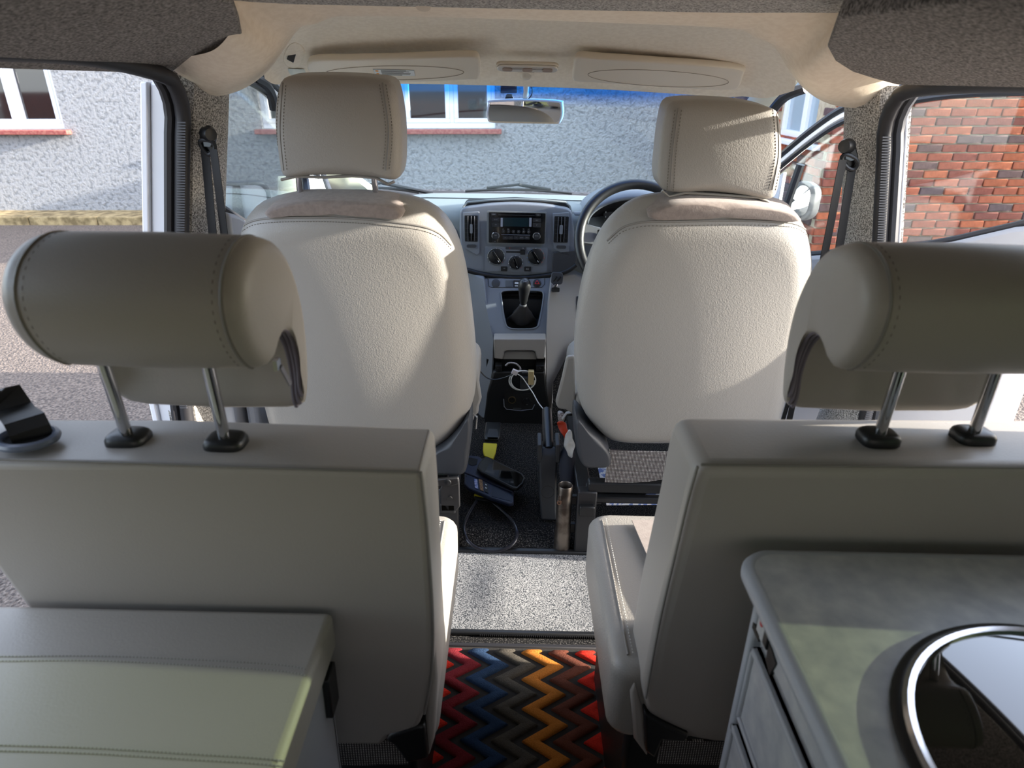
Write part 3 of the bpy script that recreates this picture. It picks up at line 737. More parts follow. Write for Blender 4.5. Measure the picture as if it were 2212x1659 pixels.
MB().tube(crom([P(x, y, Y=2.40) for x, y in ((1003, 582), (1040, 592), (1080, 598), (1130, 600), (1184, 595), (1222, 587), (1245, 572))], 40, False), .009, 10).build('pod_lower_lip', BLACK, dash)
ppoly([(1194, 545), (1242, 540), (1245, 565), (1240, 574), (1222, 585), (1192, 591)], 2.397, .01).build('pod_corner', DARKGREY, podo, bevel=.003)
YF = 2.397
# radio
rad = pbox(1052, 455, 1178, 528, YF, .004, .004).build('radio', M('radio_frame', S(120, 124, 126), .4), dash)
pbox(1056, 458, 1176, 526, YF-.004, .004, .003).build('radio_face', GLOSS, rad)
YR = YF-.008
pbox(1076, 463, 1155, 466.5, YR, .001, .001).build('disc_slot', BLACK_M, rad)
DISP = M('display', S(18, 38, 44), .15, coat=.6)
pbox(1087, 470, 1143, 490, YR, .0015, .002).build('display', DISP, rad)
SIL = M('silver_plastic', S(150, 155, 170), .35, .4)
for x in (1081.5, 1143.5): pbox(x, 470.5, x+4.5, 489.5, YR, .003, .001).build('silver_bar', SIL, rad)
KEY = M('radio_key', S(34, 36, 40), .35)
LEGEND = M('legend_white', S(205, 208, 210), .6)
LEG_D = M('legend_dim', S(140, 143, 146), .6)
def key(a, b, c, d, s, size=.0042, r=.0015, m=LEG_D):
    k = pbox(a, b, c, d, YR, .0025, r).build('key', KEY, rad)
    if s: text('legend', s, (P(a, b, Y=YR-.0027)+P(c, d, Y=YR-.0027))/2, EX, EZ, size, m, k)
key(1061, 460.5, 1072, 465.5, 'MEDIA', .0036); key(1157, 462, 1168, 467, 'DISP', .0036)
key(1062, 470, 1079.5, 479, 'FM·AM'); key(1062, 480, 1079.5, 490, 'CD')
key(1151, 471.5, 1168.5, 480, 'AUX'); key(1151, 481, 1168.5, 491, '')
text('legend', '/', P(1159.5, 486, Y=YR-.0027), EX, EZ, .007, LEGEND, rad)
for i in range(6):
    x = 1087.5+i*10.9; y = 500+i*.15
    kk = MB().lathe([(0, 0), (.0058, 0), (.0058, .002), (.005, .003), (0, .003)], P(x, y, Y=YR), (0, -1, 0), 16).build('preset_key', KEY, rad)
    text('legend', str(i+1), P(x, y, Y=YR-.0031), EX, EZ, .0065, LEG_D, kk)
for x, s in ((1087, 'RPT'), (1098, 'RDM'), (1131, 'DISP'), (1142, 'A-Z')): text('legend', s, P(x, 495, Y=YR), EX, EZ, .0036, LEG_D, rad)
MB().tube([P(1083, 507, Y=YR), P(1145, 508, Y=YR)], .0008, 6).build('trim_line', SIL, rad)
for i, s in enumerate(('TA', '<<', '>>', 'SETUP', 'BACK')):
    x = 1086+i*11.8; key(x, 509.5, x+11, 517, s, .0038)
for x, y, s in ((1070.5, 508.5, 'PWR'), (1159, 509.5, 'ENTER')):
    kn = MB().lathe([(.0135, 0), (.0142, .003), (.0135, .006), (.012, .0065)], P(x, y, Y=YR+.001), (0, -1, 0), 28, False).build('knob_ring', CHROME, rad)
    MB().lathe([(.0122, 0), (.0122, .011), (.0112, .0125), (0, .0128)], P(x, y, Y=YR+.001), (0, -1, 0), 28).build('knob', KEY, rad)
    text('legend', s, P(x, y, Y=YR-.0130), EX, EZ, .0042, LEG_D, rad)
text('legend', 'VOL', P(1069.5, 521.5, Y=YR), EX, EZ, .0034, LEG_D, rad)
# vents
def vent(x0, x1, y0, y1, tilt):
    v = ppoly([(x0-4, y0-6), (x1+3, y0-8), (x1+4, y1+24), (x1-2, y1+30), (x0+12, y1+21), (x0-2, y1+14)], YF, .004).build('air_vent', DASH, dash, bevel=.0015)
    pbox(x0, y0, x1, y1, YF-.0005, .002, .003).build('vent_mouth', BLACK_M, v)
    w = (x1-x0)/4
    for i in range(3):
        x = x0+w*(i+1)
        a = P(x, y0+2, Y=YF-.006); b = P(x, y1-2, Y=YF-.006); c = (a+b)/2
        MB().box(c, (.0022, .012, a.z-b.z)).build('slat', RUBBER_G, v, bevel=.0006)
    for i in range(5):
        y = y0+(y1-y0)*(i+1)/6; a = P(x0+1, y, Y=YF-.002); b = P(x1-1, y, Y=YF-.002)
        MB().box((a+b)/2, (b.x-a.x, .003, .0012)).build('cross_slat', BLACK, v)
    xm = (x0+x1)/2; ym = (y0+y1)/2
    pbox(xm-3, ym-9, xm+3, ym+10, YF-.012, .005, .003).build('vent_tab', M('tab_grey', S(110, 114, 120), .4), v)
    pbox(xm-10, y1+6, xm+11, y1+13, YF-.004, .003, .0055).build('vent_wheel', DARKGREY, v)
vent(1004, 1032, 465, 522, 0); vent(1198, 1226, 467, 524, 0)
# climate controls
clim = pbox(1048, 532, 1181, 588, YF+.0005, .001, .006).build('climate_panel', DASH, dash)
RED = M('legend_red', S(196, 60, 48), .5); BLUE = M('legend_blue', S(80, 130, 200), .5); GREY_R = M('dial_ring', S(92, 96, 98), .4)
def dial(x, y, r, ang, cold=False):
    o = P(x, y, Y=YF-.001)
    ring = MB().lathe([(r*.86, 0), (r, 0), (r*1.0, .003), (r*.9, .0045), (r*.82, .002)], o, (0, -1, 0), 40, False).build('dial_ring', GREY_R, clim)
    kn = MB().lathe([(r*.8, 0), (r*.8, .003), (r*.74, .0045), (0, .005)], o, (0, -1, 0), 36).build('dial', BLACK, clim)
    d = V((math.sin(R(ang)), 0, math.cos(R(ang)))); s = V((d.z, 0, -d.x))
    g = MB(); w = r*.2; L = r*.8
    g.prism([o+V((0, -.005, 0))+d*L+s*w*.8, o+V((0, -.005, 0))+d*L-s*w*.8, o+V((0, -.005, 0))-d*L-s*w, o+V((0, -.005, 0))-d*L+s*w], (0, -.011, 0)); g.build('dial_grip', GLOSS, clim, bevel=.0015)
    MB().box(o+V((0, -.0163, 0))+d*L*.6*(-1), (.0016, .0006, .007), Matrix.Rotation(R(ang), 3, 'Y')).build('pointer', LEGEND, clim)
    tk = MB(); tr_ = MB(); tb = MB()
    for i in range(9):
        a = R(-130+i*32.5); q = o + V((math.sin(a), 0, math.cos(a)))*r*.92 + V((0, -.0044, 0))
        (tr_ if (cold and i > 4) or i == 8 else tb if (cold and i < 4) else tk).box(q, (.0022, .0008, .0022))
    for m_, mm in ((tk, LEGEND), (tr_, RED), (tb, BLUE)):
        if m_.v: m_.build('dial_marks', mm, clim)
dial(1072, 554, .033, -32); dial(1114, 567, .0275, -22); dial(1157, 554, .033, -32, True)
pbox(1092, 533, 1137, 539.5, YF-.001, .0015, .003).build('recirculation_legend', DARKGREY, clim)
text('legend', '=', P(1101, 536, Y=YF-.0026), EX, EZ, .009, RED, clim); text('legend', '=', P(1130, 536.5, Y=YF-.0026), EX, EZ, .009, LEGEND, clim)
pbox(1093, 542, 1134, 546.5, YF-.001, .0008, .002).build('slider_slot', BLACK_M, clim)
pbox(1124, 539, 1134.5, 549, YF-.001, .010, .002).build('slider_knob', BLACK, clim)
k = pbox(1082, 575, 1096, 585.5, YF-.001, .003, .003).build('demist_button', BLACK, clim); text('legend', '·W', P(1089, 580, Y=YF-.0043), EX, EZ, .007, LEG_D, k)
k = pbox(1132.5, 575.5, 1146.5, 586, YF-.001, .003, .003).build('aircon_button', BLACK, clim); text('legend', 'A/C', P(1139.5, 581, Y=YF-.0043), EX, EZ, .007, LEGEND, k)

# ------------------------------------------------------------------ lower centre console
cons = thing('centre_console', 'dark grey centre console with gear lever well and storage lid', 'console', (.0, 2.3, 0))
YC = 2.36
def CP(px, py):
    """console front slope: from the pod lip towards the floor"""
    n = V((0, -.86, .51)); return PP(px, py, V((0, 2.40, .515)), n)
CN = V((0, -.86, .51)); CEX = EX; CEY = CN.cross(CEX)*1.0
if CEY.z < 0: CEY = -CEY
def cpoly(pxs, d, lift=0): return MB().prism([CP(x, y)+CN*lift for x, y in pxs], -CN*d)
# upper panel with a hole for the gear well: built from strips
oc = [(1040, 600), (1190, 598), (1184, 640), (1181, 690), (1180, 732), (1066, 732), (1056, 690), (1046, 640)]
MBs = [[(1040, 602), (1190, 600), (1186, 630), (1176, 634), (1170, 628), (1092, 626), (1082, 632), (1044, 634)],
       [(1044, 634), (1082, 632), (1083, 645), (1092, 696), (1098, 708), (1066, 732), (1056, 690)],
       [(1176, 634), (1186, 630), (1182, 690), (1180, 732), (1152, 712), (1160, 706), (1170, 660)],
       [(1098, 708), (1152, 712), (1180, 732), (1066, 732)]]
for q in MBs: cpoly(q, .03).build('console_panel', DASH, cons)
MB().box((.005, 2.47, .22), (.22, .20, .42)).build('leak_backing', BLACK_M, cons)  # black boxes added behind the panels to block light leaking through gaps
MB().box((.005, 2.40, .12), (.20, .26, .22)).build('leak_backing', BLACK_M, cons)
well = cpoly([(1080, 628), (1176, 628), (1172, 660), (1162, 710), (1094, 710), (1082, 650)], .004, -.055).build('gear_well', BLACK_M, cons)
rim = crom([CP(x, y)+CN*.001 for x, y in ((1086, 629), (1130, 627), (1168, 629), (1174, 640), (1166, 690), (1158, 708), (1125, 711), (1098, 708), (1090, 690), (1083, 642))], 48)
MB().tube(rim, .003, 8, closed=True).build('well_rim', DASH, cons)
wl_ = MB(); wl_.loft([[p for p in rim], [p - CN*.055 for p in rim]], cap=False); wl_.build('well_wall', BLACK, cons)
# switch strip
MB().tube([CP(x, y)+CN*.001 for x, y in ((1054, 600), (1056, 618), (1062, 621), (1170, 621), (1176, 614), (1176, 600))], .0012, 6).build('strip_groove', DARKGREY, cons)
def cplate(x0, y0, x1, y1, d, r, name, mat, parent, lift=0):
    a = CP(x0, y0); b = CP(x1, y1); c = (a+b)/2; w = b.x-a.x; h = (a-b).dot(CEY)
    return plate(MB(), c+CN*lift, CEX, CEY, w, abs(h), d, r).build(name, mat, parent)
MB().lathe([(0, 0), (.0155, 0), (.0155, .002), (.013, .003), (0, .0032)], CP(1071, 612), CN, 28).build('socket_cover', DARKGREY, cons)
cplate(1092, 606, 1106, 620, .003, .002, 'blank_switch', M('blank_grey', S(78, 84, 90), .45), cons)
sw = cplate(1109, 606, 1123, 621, .003, .002, 'door_lock_switch', BLACK, cons)
cplate(1112, 610, 1120, 614, .0034, .001, 'lock_symbol', LEGEND, sw); cplate(1112, 617, 1120, 619, .0034, .0006, 'lock_bar', LEGEND, sw)
hz = MB().lathe([(0, 0), (.015, 0), (.015, .003), (.0125, .0045), (0, .005)], CP(1160, 612), CN, 28).build('hazard_switch', BLACK, cons)
a = CP(1160, 611)+CN*.0053
tri = [a+CEY*.008, a-CEX*.008-CEY*.005, a+CEX*.008-CEY*.005]
for i in range(3): MB().tube([tri[i], tri[(i+1) % 3]], .0009, 5).build('hazard_triangle', M('hazard_red', S(220, 50, 60), .4), hz)
# gear lever
gear = thing('gear_lever', 'black gear lever with ball knob and leather gaiter', 'gear lever', CP(1132, 705))
gb_ = CP(1132, 690) - CN*.045; gt = P(1134, 618, Y=2.24)
axg = (P(1134, 618, Y=2.235) - P(1131, 660, Y=2.25)).normalized(); gtop = P(1134, 604, Y=2.232)
gk = MB().lathe([(0, 0), (.010, .0), (.0135, .012), (.016, .030), (.0185, .045), (.0215, .060), (.0225, .072), (.020, .086), (.012, .095), (0, .098)], gtop - axg*.094, axg, 28).build('gear_knob', BLACK, gear)
pat = gtop + V((0, -.0075, -.002))
text('shift_pattern', '135', pat + V((0, -.0005, .003)), EX, V((0, .75, .65)), .0075, LEG_D, gk, .005); text('shift_pattern', '24R', pat + V((0, -.006, -.004)), EX, V((0, .75, .65)), .0075, LEG_D, gk, .005)
rings = []
cb = CP(1128, 680) - CN*.05
for k in range(9):
    t = k/8; c = (gtop - axg*.092).lerp(cb, t); rr_ = .010 + .040*t**1.3
    rings.append([c + V((math.cos(a)*rr_*(1+.16*math.cos(5*a+t*2)*t), math.sin(a)*rr_*.9*(1+.12*math.cos(4*a)*t)*.8, math.sin(a)*rr_*.35)) for a in [2*math.pi*i/32 for i in range(32)]])
MB().loft(rings).build('gaiter', M('gaiter_leather', S(52, 49, 48), .5, bump=('leather', 300, .2, .001)), gear, smooth=70)
MB().lathe([(.0125, 0), (.0125, .004), (.0105, .006)], gtop-axg*.100, axg, 20, False).build('gaiter_collar', RUBBER_G, gear)
# storage lid and open cubby
lid = MB(); YL = 2.215
ppoly([(1066, 732), (1180, 732), (1178, 752), (1176, 776), (1160, 776), (1156, 760), (1150, 758), (1096, 758), (1090, 760), (1086, 777), (1068, 775)], YL, .06).build('storage_lid', DASH_L, cons, bevel=.004)
ppoly([(1088, 762), (1094, 759), (1152, 759), (1158, 764), (1160, 777), (1086, 777)], YL+.012, .05).build('lid_recess', M('lid_recess_grey', S(128, 126, 123), .5), cons, bevel=.003)
cub = ppoly([(1070, 776), (1178, 776), (1176, 806), (1072, 806)], YL+.05, .02).build('cubby_back', BLACK_M, cons)
ppoly([(1070, 790), (1084, 790), (1084, 803), (1070, 803)], YL-.004, .06).build('cubby_lug', BLACK, cons, bevel=.002)
ppoly([(1158, 790), (1176, 790), (1175, 803), (1158, 803)], YL-.004, .06).build('cubby_lug', BLACK, cons, bevel=.002)
for x in (1077, 1166): MB().lathe([(0, 0), (.004, 0), (.003, .003), (0, .003)], P(x, 796, Y=YL-.004), (0, -1, 0), 12).build('screw', DARKSTEEL, cons)
low = ppoly([(1066, 803), (1178, 803), (1182, 850), (1190, 905), (1192, 920), (1048, 920), (1046, 905), (1052, 850)], YL, .08).build('lower_panel', BLACK, cons, bevel=.006)
sk_ = pbox(1089, 848, 1155, 884, YL-.0005, .002, .006).build('socket_panel', BLACK_M, cons)
MB().tube([P(x, y, Y=YL-.003) for x, y in ((1088, 862), (1089, 878), (1094, 884), (1125, 887), (1150, 884), (1155, 874))], .0016, 6).build('socket_panel_edge', SIL, cons)
soc = MB().lathe([(.0115, 0), (.0135, .0), (.0135, .006), (.0115, .006)], P(1106, 863, Y=YL-.002), (0, -1, 0), 28, False).build('power_socket', M('brass_ring', S(150, 128, 92), .35, .8), cons)
MB().lathe([(0, 0), (.0115, 0), (.0115, .002), (0, .002)], P(1106, 863, Y=YL-.002), (0, -1, 0), 24).build('socket_bore', BLACK_M, cons)
us = MB().lathe([(0, 0), (.015, 0), (.0148, .004), (0, .005)], P(1138, 866, Y=YL-.002), (0, -1, 0), 28).build('usb_socket', BLACK, cons)
pbox(1133, 868, 1143, 871, YL-.0075, .0006, .0008).build('usb_slot', DARKSTEEL, us)
text('legend', 'USB', P(1138, 874, Y=YL-.0075), EX, EZ, .004, LEG_D, us); text('legend', 'o', P(1138, 861, Y=YL-.0075), EX, EZ, .007, LEG_D, us)
pbox(1108, 881, 1126, 887, YL-.003, .001, .001).build('socket_tag', DARKGREY, cons)
# sides of the console
MB().prism([P(1003, 585, Y=2.42), P(1046, 600, Y=2.37), P(1056, 690, Y=2.32), P(1066, 732, Y=2.24), P(1066, 803, Y=2.24), P(1046, 905, Y=2.24), P(1030, 900, Y=2.30), P(1018, 780, Y=2.35), P(1010, 660, Y=2.42)], (0, .06, 0)).build('console_side', DASH, cons, bevel=.006)
MB().prism([P(1190, 598, Y=2.38), P(1240, 590, Y=2.44), P(1262, 600, Y=2.44), P(1262, 745, Y=2.36), P(1240, 765, Y=2.33), P(1215, 800, Y=2.28), P(1196, 830, Y=2.24), P(1190, 905, Y=2.24), P(1180, 850, Y=2.22), P(1180, 732, Y=2.25), P(1183, 660, Y=2.32)], (0, .06, 0)).build('console_side', DASH_L, cons, bevel=.006)
MB().prism([P(1246, 640, Y=2.40), P(1280, 636, Y=2.42), P(1280, 680, Y=2.41), P(1248, 676, Y=2.38)], (0, -.006, 0)).build('side_pocket', DARKGREY, cons, bevel=.003)
MB().prism([P(1196, 830, Y=2.20), P(1240, 745, Y=2.28), P(1290, 730, Y=2.3), P(1290, 920, Y=2.3), P(1192, 915, Y=2.2)], (0, .02, 0)).build('footwell_side', CARPET_B, cons)

# ------------------------------------------------------------------ steering wheel, column, binnacle
wheel = thing('steering_wheel', 'black three-spoke steering wheel in front of the driver seat', 'steering wheel', P(1372, 520, Y=2.17))
wc = P(1376, 520, Y=2.17); wn_ = V((0, -math.cos(R(28)), math.sin(R(28)))); wex = V((1, 0, 0)); wey = wn_.cross(wex); wey = wey if wey.z > 0 else -wey
wr = .187
MB().tube([wc + wex*(wr*math.cos(2*math.pi*k/56)) + wey*(wr*math.sin(2*math.pi*k/56)) for k in range(56)], .0165, 14, closed=True).build('rim', BLACK, wheel)
def wpt(a, r, h=0): return wc + wex*(r*math.cos(R(a))) + wey*(r*math.sin(R(a))) - wn_*h
for a in (175, 5, 268):
    MB().loft([[wpt(a-13, .178, .002), wpt(a+9, .178, .002), wpt(a+9, .178, .016), wpt(a-13, .178, .016)], [wpt(a-16, .12, .008), wpt(a+14, .12, .008), wpt(a+14, .12, .022), wpt(a-16, .12, .022)], [wpt(a-30, .055, .012), wpt(a+30, .055, .012), wpt(a+30, .055, .03), wpt(a-30, .055, .03)]]).build('spoke', M('spoke_grey', S(92, 94, 96), .45), wheel, bevel=.004)
hubp = [wc + wex*x + wey*y - wn_*.0 for x, y in rrect(.16, .15, .05, 6)]
hm = MB(); pillow(hm, hubp, wn_, .05, .015, .01, 60, smoothpts=False); hm.build('horn_pad', M('horn_pad', S(44, 48, 54), .5), wheel)
sb_ = MB(); plate(sb_, wpt(170, .108, -.001), wex, wey, .045, .026, .006, .003); sb_.build('spoke_button', GLOSS, wheel)
plate(MB(), wpt(170, .108, -.0075), wex, wey, .022, .005, .001, .001).build('button_legend', SIL, wheel)
st = MB().tube([wc - wn_*.07 + V((-.05, 0, .02)), P(1265, 515, Y=2.25), P(1249, 503, Y=2.25)], [.009, .0085, .0105], 10); st.build('indicator_stalk', BLACK, wheel)
MB().tube([wc - wn_*.02, wc - wn_*.12, wc - wn_*.25], [.05, .06, .07], 20).build('column_shroud', BLACK, wheel)
bina = thing('instrument_binnacle', 'black hooded instrument cluster behind the steering wheel', 'instrument panel', (.42, 2.5, .6))
rows = []
for yy, zz, sc in ((2.36, .0, 1.0), (2.40, .012, 1.0), (2.48, .018, 1.02), (2.60, .010, 1.05)):
    c = P(1372, 470, Y=2.38)
    rows.append([V((c.x + .175*sc*math.cos(a), yy - .02*math.sin(a), c.z - .02 + zz*math.sin(a) + .098*math.sin(a))) for a in [math.pi*i/24 for i in range(25)]])
MB().loft(rows, wrap=False).build('hood', DASH, bina, solid=.012)
inr = []
MB().loft([[p + V((0, .03, -.012)) for p in rows[0]], [V((lerp(rows[0][0].x, rows[0][-1].x, i/24), 2.50, rows[0][0].z-.01)) for i in range(25)]], wrap=False).build('cluster_cavity', BLACK_M, bina)
gc = P(1330, 462, Y=2.44)
MB().lathe([(0, 0), (.045, 0), (.045, .004), (.042, .006)], gc, (0, -1, .25), 32, False).build('dial', BLACK, bina)
tm = MB()
for i in range(9):
    a = R(-40+i*25); tm.box(gc + V((-math.cos(a)*.037, -.008, math.sin(a)*.037)), (.002, .001, .006))
tm.build('dial_marks', LEGEND, bina)

# phone holder on the console edge
hold = thing('phone_holder', 'small black magnetic phone holder stuck beside the radio pod', 'phone holder', P(1201, 625, Y=2.36))
hc = P(1203, 601, Y=2.33)
plate(MB(), hc, (1, 0, -.08), (.06, .25, .95), .042, .042, .008, .010).build('holder_plate', DARKGREY, hold, bevel=.002)
for dx in (-.007, .007):
    MB().tube([hc + V((dx-.006, -.009, -.009)), hc + V((dx+.006, -.010, .009))], .0028, 6).build('grip_slot', BLACK_M, hold)
MB().lathe([(.008, 0), (.010, .006), (.007, .012), (.007, .02)], P(1200, 618, Y=2.35), (0, -.5, .8), 16).build('ball_joint', CHROME, hold)
plate(MB(), P(1200, 626, Y=2.36), (1, 0, 0), (0, .3, 1), .028, .016, .012, .004).build('holder_base', BLACK, hold)
# ================================================================== cab roof fittings
def visor(name, label, pxs, oval, sticker=None):
    root = thing('sun_visor', label, 'sun visor', P(pxs[0][0], pxs[0][1], Y=1.95), 'sun visors folded against the headliner')
    n = V((0, -.40, -.92)).normalized(); o = P((pxs[0][0]+pxs[2][0])/2, 155, Y=1.93)
    mb = MB(); pillow(mb, [PP(x, y, o, n) for x, y in pxs], n, .018, .007, .0, 96); b = mb.build('visor_board', BEIGE, root, smooth=70); T = bvh(mb)
    ov = [(oval[0]+oval[2]*math.cos(a), oval[1]+oval[3]*math.sin(a)+oval[4]*math.cos(a)) for a in [2*math.pi*k/40 for k in range(41)]]
    pts = [on(T, x, y, .0003) for x, y in ov]; pts = [p for p in pts if p is not None]
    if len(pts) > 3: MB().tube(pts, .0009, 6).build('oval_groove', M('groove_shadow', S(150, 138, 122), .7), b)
    if sticker:
        q = [on(T, x, y, .0008) for x, y in sticker]; st = MB().prism(q, n*.0004).build('warning_sticker', M('sticker_white', S(206, 208, 206), .5), root)
        MB().tube(q+[q[0]], .0006, 4).build('sticker_border', M('sticker_border', S(150, 154, 156), .6), st)
        ex = (q[1]-q[0]).normalized(); ey = (q[0]-q[3]).normalized(); w = (q[1]-q[0]).length; h = (q[0]-q[3]).length; c = (q[0]+q[2])/2
        for dy in (.24, -.24):
            MB().lathe([(0, 0), (.0042, 0), (.0042, .0004), (0, .0005)], c-ex*w*.42+ey*h*dy+n*.0005, n, 14).build('warning_symbol', M('amber_print', S(226, 150, 60), .5), st)
        g = MB()
        for i in range(6):
            ln = (.62, .7, .55, .72, .7, .5)[i]*w
            g.box(c - ex*(w*.32-ln/2) + ey*h*(.36-i*.145) + n*.0008, (ln, .0005, .0012))
        g.build('print_lines', M('print_grey', S(120, 122, 124), .7), st)
    return root
v1 = visor('v', 'beige sun visor on the passenger side with a printed warning sticker', [(672, 134), (760, 130), (900, 126), (1020, 123), (1035, 130), (1037, 150), (1034, 172), (1022, 172), (900, 178), (780, 176), (690, 170), (668, 160)], (852, 157, 150, 15, -1), [(806, 149), (894, 151), (897, 163), (811, 162)])
v2 = visor('v', 'beige sun visor on the driver side without a sticker', [(1246, 126), (1300, 128), (1420, 135), (1540, 144), (1604, 152), (1606, 165), (1596, 190), (1575, 195), (1480, 192), (1380, 186), (1300, 180), (1248, 177), (1236, 172), (1238, 150)], (1422, 169, 152, 17, 8))
# courtesy light
lamp = thing('courtesy_light', 'clear slim courtesy light set in the headliner above the mirror', 'light', P(1140, 140, Y=1.90))
a = P(1074, 138, Y=1.93); b = P(1205, 141, Y=1.93)
cc = (a+b)/2; ex = (b-a).normalized(); nn = V((0, -.45, -.9)).normalized(); ey = nn.cross(ex).normalized()
if ey.y < 0: ey = -ey
rw = (b-a).length; 
def lrect(w, h, r): return [cc + ex*x + ey*y for x, y in rrect(w, h, r, 6)]
MB().prism(lrect(rw+.006, .036, .017), nn*.008).build('light_bezel', BEIGE, lamp, bevel=.002)
MB().prism([p + nn*.008 for p in lrect(rw, .030, .014)], nn*.005).build('light_lens', M('clear_lens', S(214, 208, 200), .15, coat=.5), lamp, bevel=.002)
for t in (-.33, 0, .33): MB().prism([p + ex*rw*t + nn*.0135 for p in lrect(.026, .016, .006)], nn*.002).build('light_switch', M('lens_switch', S(160, 140, 126), .3), lamp)
for t in (-.17, .17):
    rb = MB()
    for i in range(8): rb.box(cc + ex*(rw*t+(i-3.5)*.003) + nn*.0135, (.0012, .014, .0012))
    rb.build('lens_ribs', CHROME, lamp)
# rear-view mirror
mir = thing('rear_view_mirror', 'beige framed rear-view mirror hanging at the top of the windscreen', 'mirror', P(1134, 160, Y=2.06))
MB().prism([P(x, y, Y=2.02) for x, y in ((1118, 147), (1155, 148), (1155, 158), (1118, 157))], (0, .03, 0)).build('mount_cover', BEIGE, mir, bevel=.003)
MB().tube(crom([P(1136, 152, Y=2.05), P(1136, 166, Y=2.07), P(1137, 180, Y=2.16), P(1136, 200, Y=2.24), P(1135, 220, Y=2.26)], 20, False), [lerp(.020, .0085, min(1, i/8)) for i in range(20)], 12, flat=.5).build('stem', BEIGE, mir)
MB().lathe([(0, 0), (.004, 0), (.004, .003), (0, .003)], P(1136, 174, Y=2.09), (0, -1, -.3), 12).build('stem_socket', DARKGREY, mir)
mo = [(1060, 216), (1140, 214), (1208, 218), (1215, 226), (1216, 248), (1209, 266), (1200, 268), (1130, 267), (1062, 265), (1053, 258), (1050, 244), (1054, 224)]
mn = V((-.178, -.98, -.07)).normalized()
mmb = MB(); moc = P(1133, 241, Y=2.24); pillow(mmb, [PP(x, y, moc, mn) for x, y in mo], mn, .03, .004, 0, 90); mmb.build('mirror_shell', BEIGE, mir, smooth=60)
mg = [(1061, 221), (1140, 219), (1205, 222), (1210, 228), (1211, 247), (1205, 262), (1196, 264), (1130, 263), (1064, 261), (1057, 255), (1055, 244), (1058, 228)]
MB().prism(crom([PP(x, y, moc + mn*.0012, mn) for x, y in mg], 60), mn*.0008).build('mirror_glass', M('mirror_glass', S(225, 225, 225), .02, 1.0), mir)
# dash camera
dc = thing('dash_camera', 'small black dash camera on the windscreen beside the mirror', 'camera', P(1100, 185, Y=2.30))
MB().prism([P(x, y, Y=2.26) for x, y in ((1081, 179), (1117, 179), (1117, 201), (1081, 202))], (0, .03, 0)).build('camera_body', GLOSS, dc, bevel=.003)
MB().prism([P(x, y, Y=2.27) for x, y in ((1094, 203), (1106, 203), (1112, 215), (1090, 215))], (0, .03, 0)).build('camera_mount', BLACK, dc, bevel=.003)
MB().prism([P(x, y, Y=2.27) for x, y in ((1075, 214), (1117, 213), (1118, 217), (1073, 218))], (0, .05, 0)).build('camera_plate', BLACK, dc, bevel=.002)
MB().tube(crom([P(x, y, Y=2.25) for x, y in ((1142, 183), (1149, 190), (1149, 203), (1143, 212), (1136, 215), (1118, 215))], 24, False), .0018, 6).build('camera_cable', BLACK, dc)

# wipers outside the glass, sticker in the corner of the screen
def wiper(label, a, b, hub):
    root = thing('windscreen_wiper', label, 'wiper', P(*hub, Y=3.06), 'windscreen wipers')
    pa, pb = P(*a, Y=3.04), P(*b, Y=3.08)
    pts = [pa.lerp(pb, t) + V((0, 0, .012*math.sin(math.pi*t))) for t in [i/14 for i in range(15)]]
    MB().tube(pts, .007, 6, flat=.8).build('blade', BLACK, root)
    MB().tube([pa.lerp(pb, .2)+V((0, 0, .016)), pa.lerp(pb, .5)+V((0, 0, .034)), pa.lerp(pb, .8)+V((0, 0, .016))], .006, 6).build('bridge', BLACK, root)
    MB().tube([pa.lerp(pb, .5)+V((0, 0, .034)), P(*hub, Y=3.09)], .008, 8).build('arm', BLACK, root)
wiper('left wiper lying along the foot of the windscreen', (745, 408), (905, 416), (935, 418)); wiper('wiper lying along the windscreen foot above the radio pod', (1005, 413), (1235, 418), (1170, 408))
sk2 = MB().prism([P(x, y, Y=2.93) for x, y in ((738, 386), (782, 387), (783, 398), (739, 397))], (0, .001, 0)).build('parking_sticker', M('pale_blue_print', S(130, 205, 240), .4)); tag(sk2, 'pale blue sticker in the lower left corner of the windscreen', 'sticker')

# ------------------------------------------------------------------ front seat belts on the pillars
def belt(side, label, anc, straps):
    root = thing('seat_belt', label, 'seat belt', P(anc[0][0], anc[0][1], Y=1.50), 'front seat belts on the felt pillars')
    A = V((.0, 0, 0))
    Ya = 1.425
    pts = [P(x, y, Y=Ya) for x, y in anc[1]]
    MB().prism(pts, (0, .012, 0)).build('anchor_plate', BLACK, root, bevel=.003)
    bo = P(*anc[0], Y=Ya-.004)
    MB().lathe([(.014, -.012), (.0145, .004), (.012, .010), (0, .0115)], bo, (-side*.75, -.65, 0), 20).build('bolt_cap', BLACK, root)
    lp = [P(x, y, Y=Ya-.008) for x, y in anc[2]]
    MB().tube(crom(lp, 24), .0045, 8, closed=True).build('belt_loop', BLACK, root)
    lo = [P(x, y, Y=Ya-.011) for x, y in anc[3]]
    MB().prism(lo, (0, .004, 0)).build('guide_plate', M('guide_grey', S(92, 102, 108), .3), root, bevel=.001)
    for s, w in straps:
        MB().ribbon(crom([P(x, y, Y=yy) for x, y, yy in s], 24, False), w, (1, -.35*side*-1, 0)).build('webbing', BELT, root)
    return root
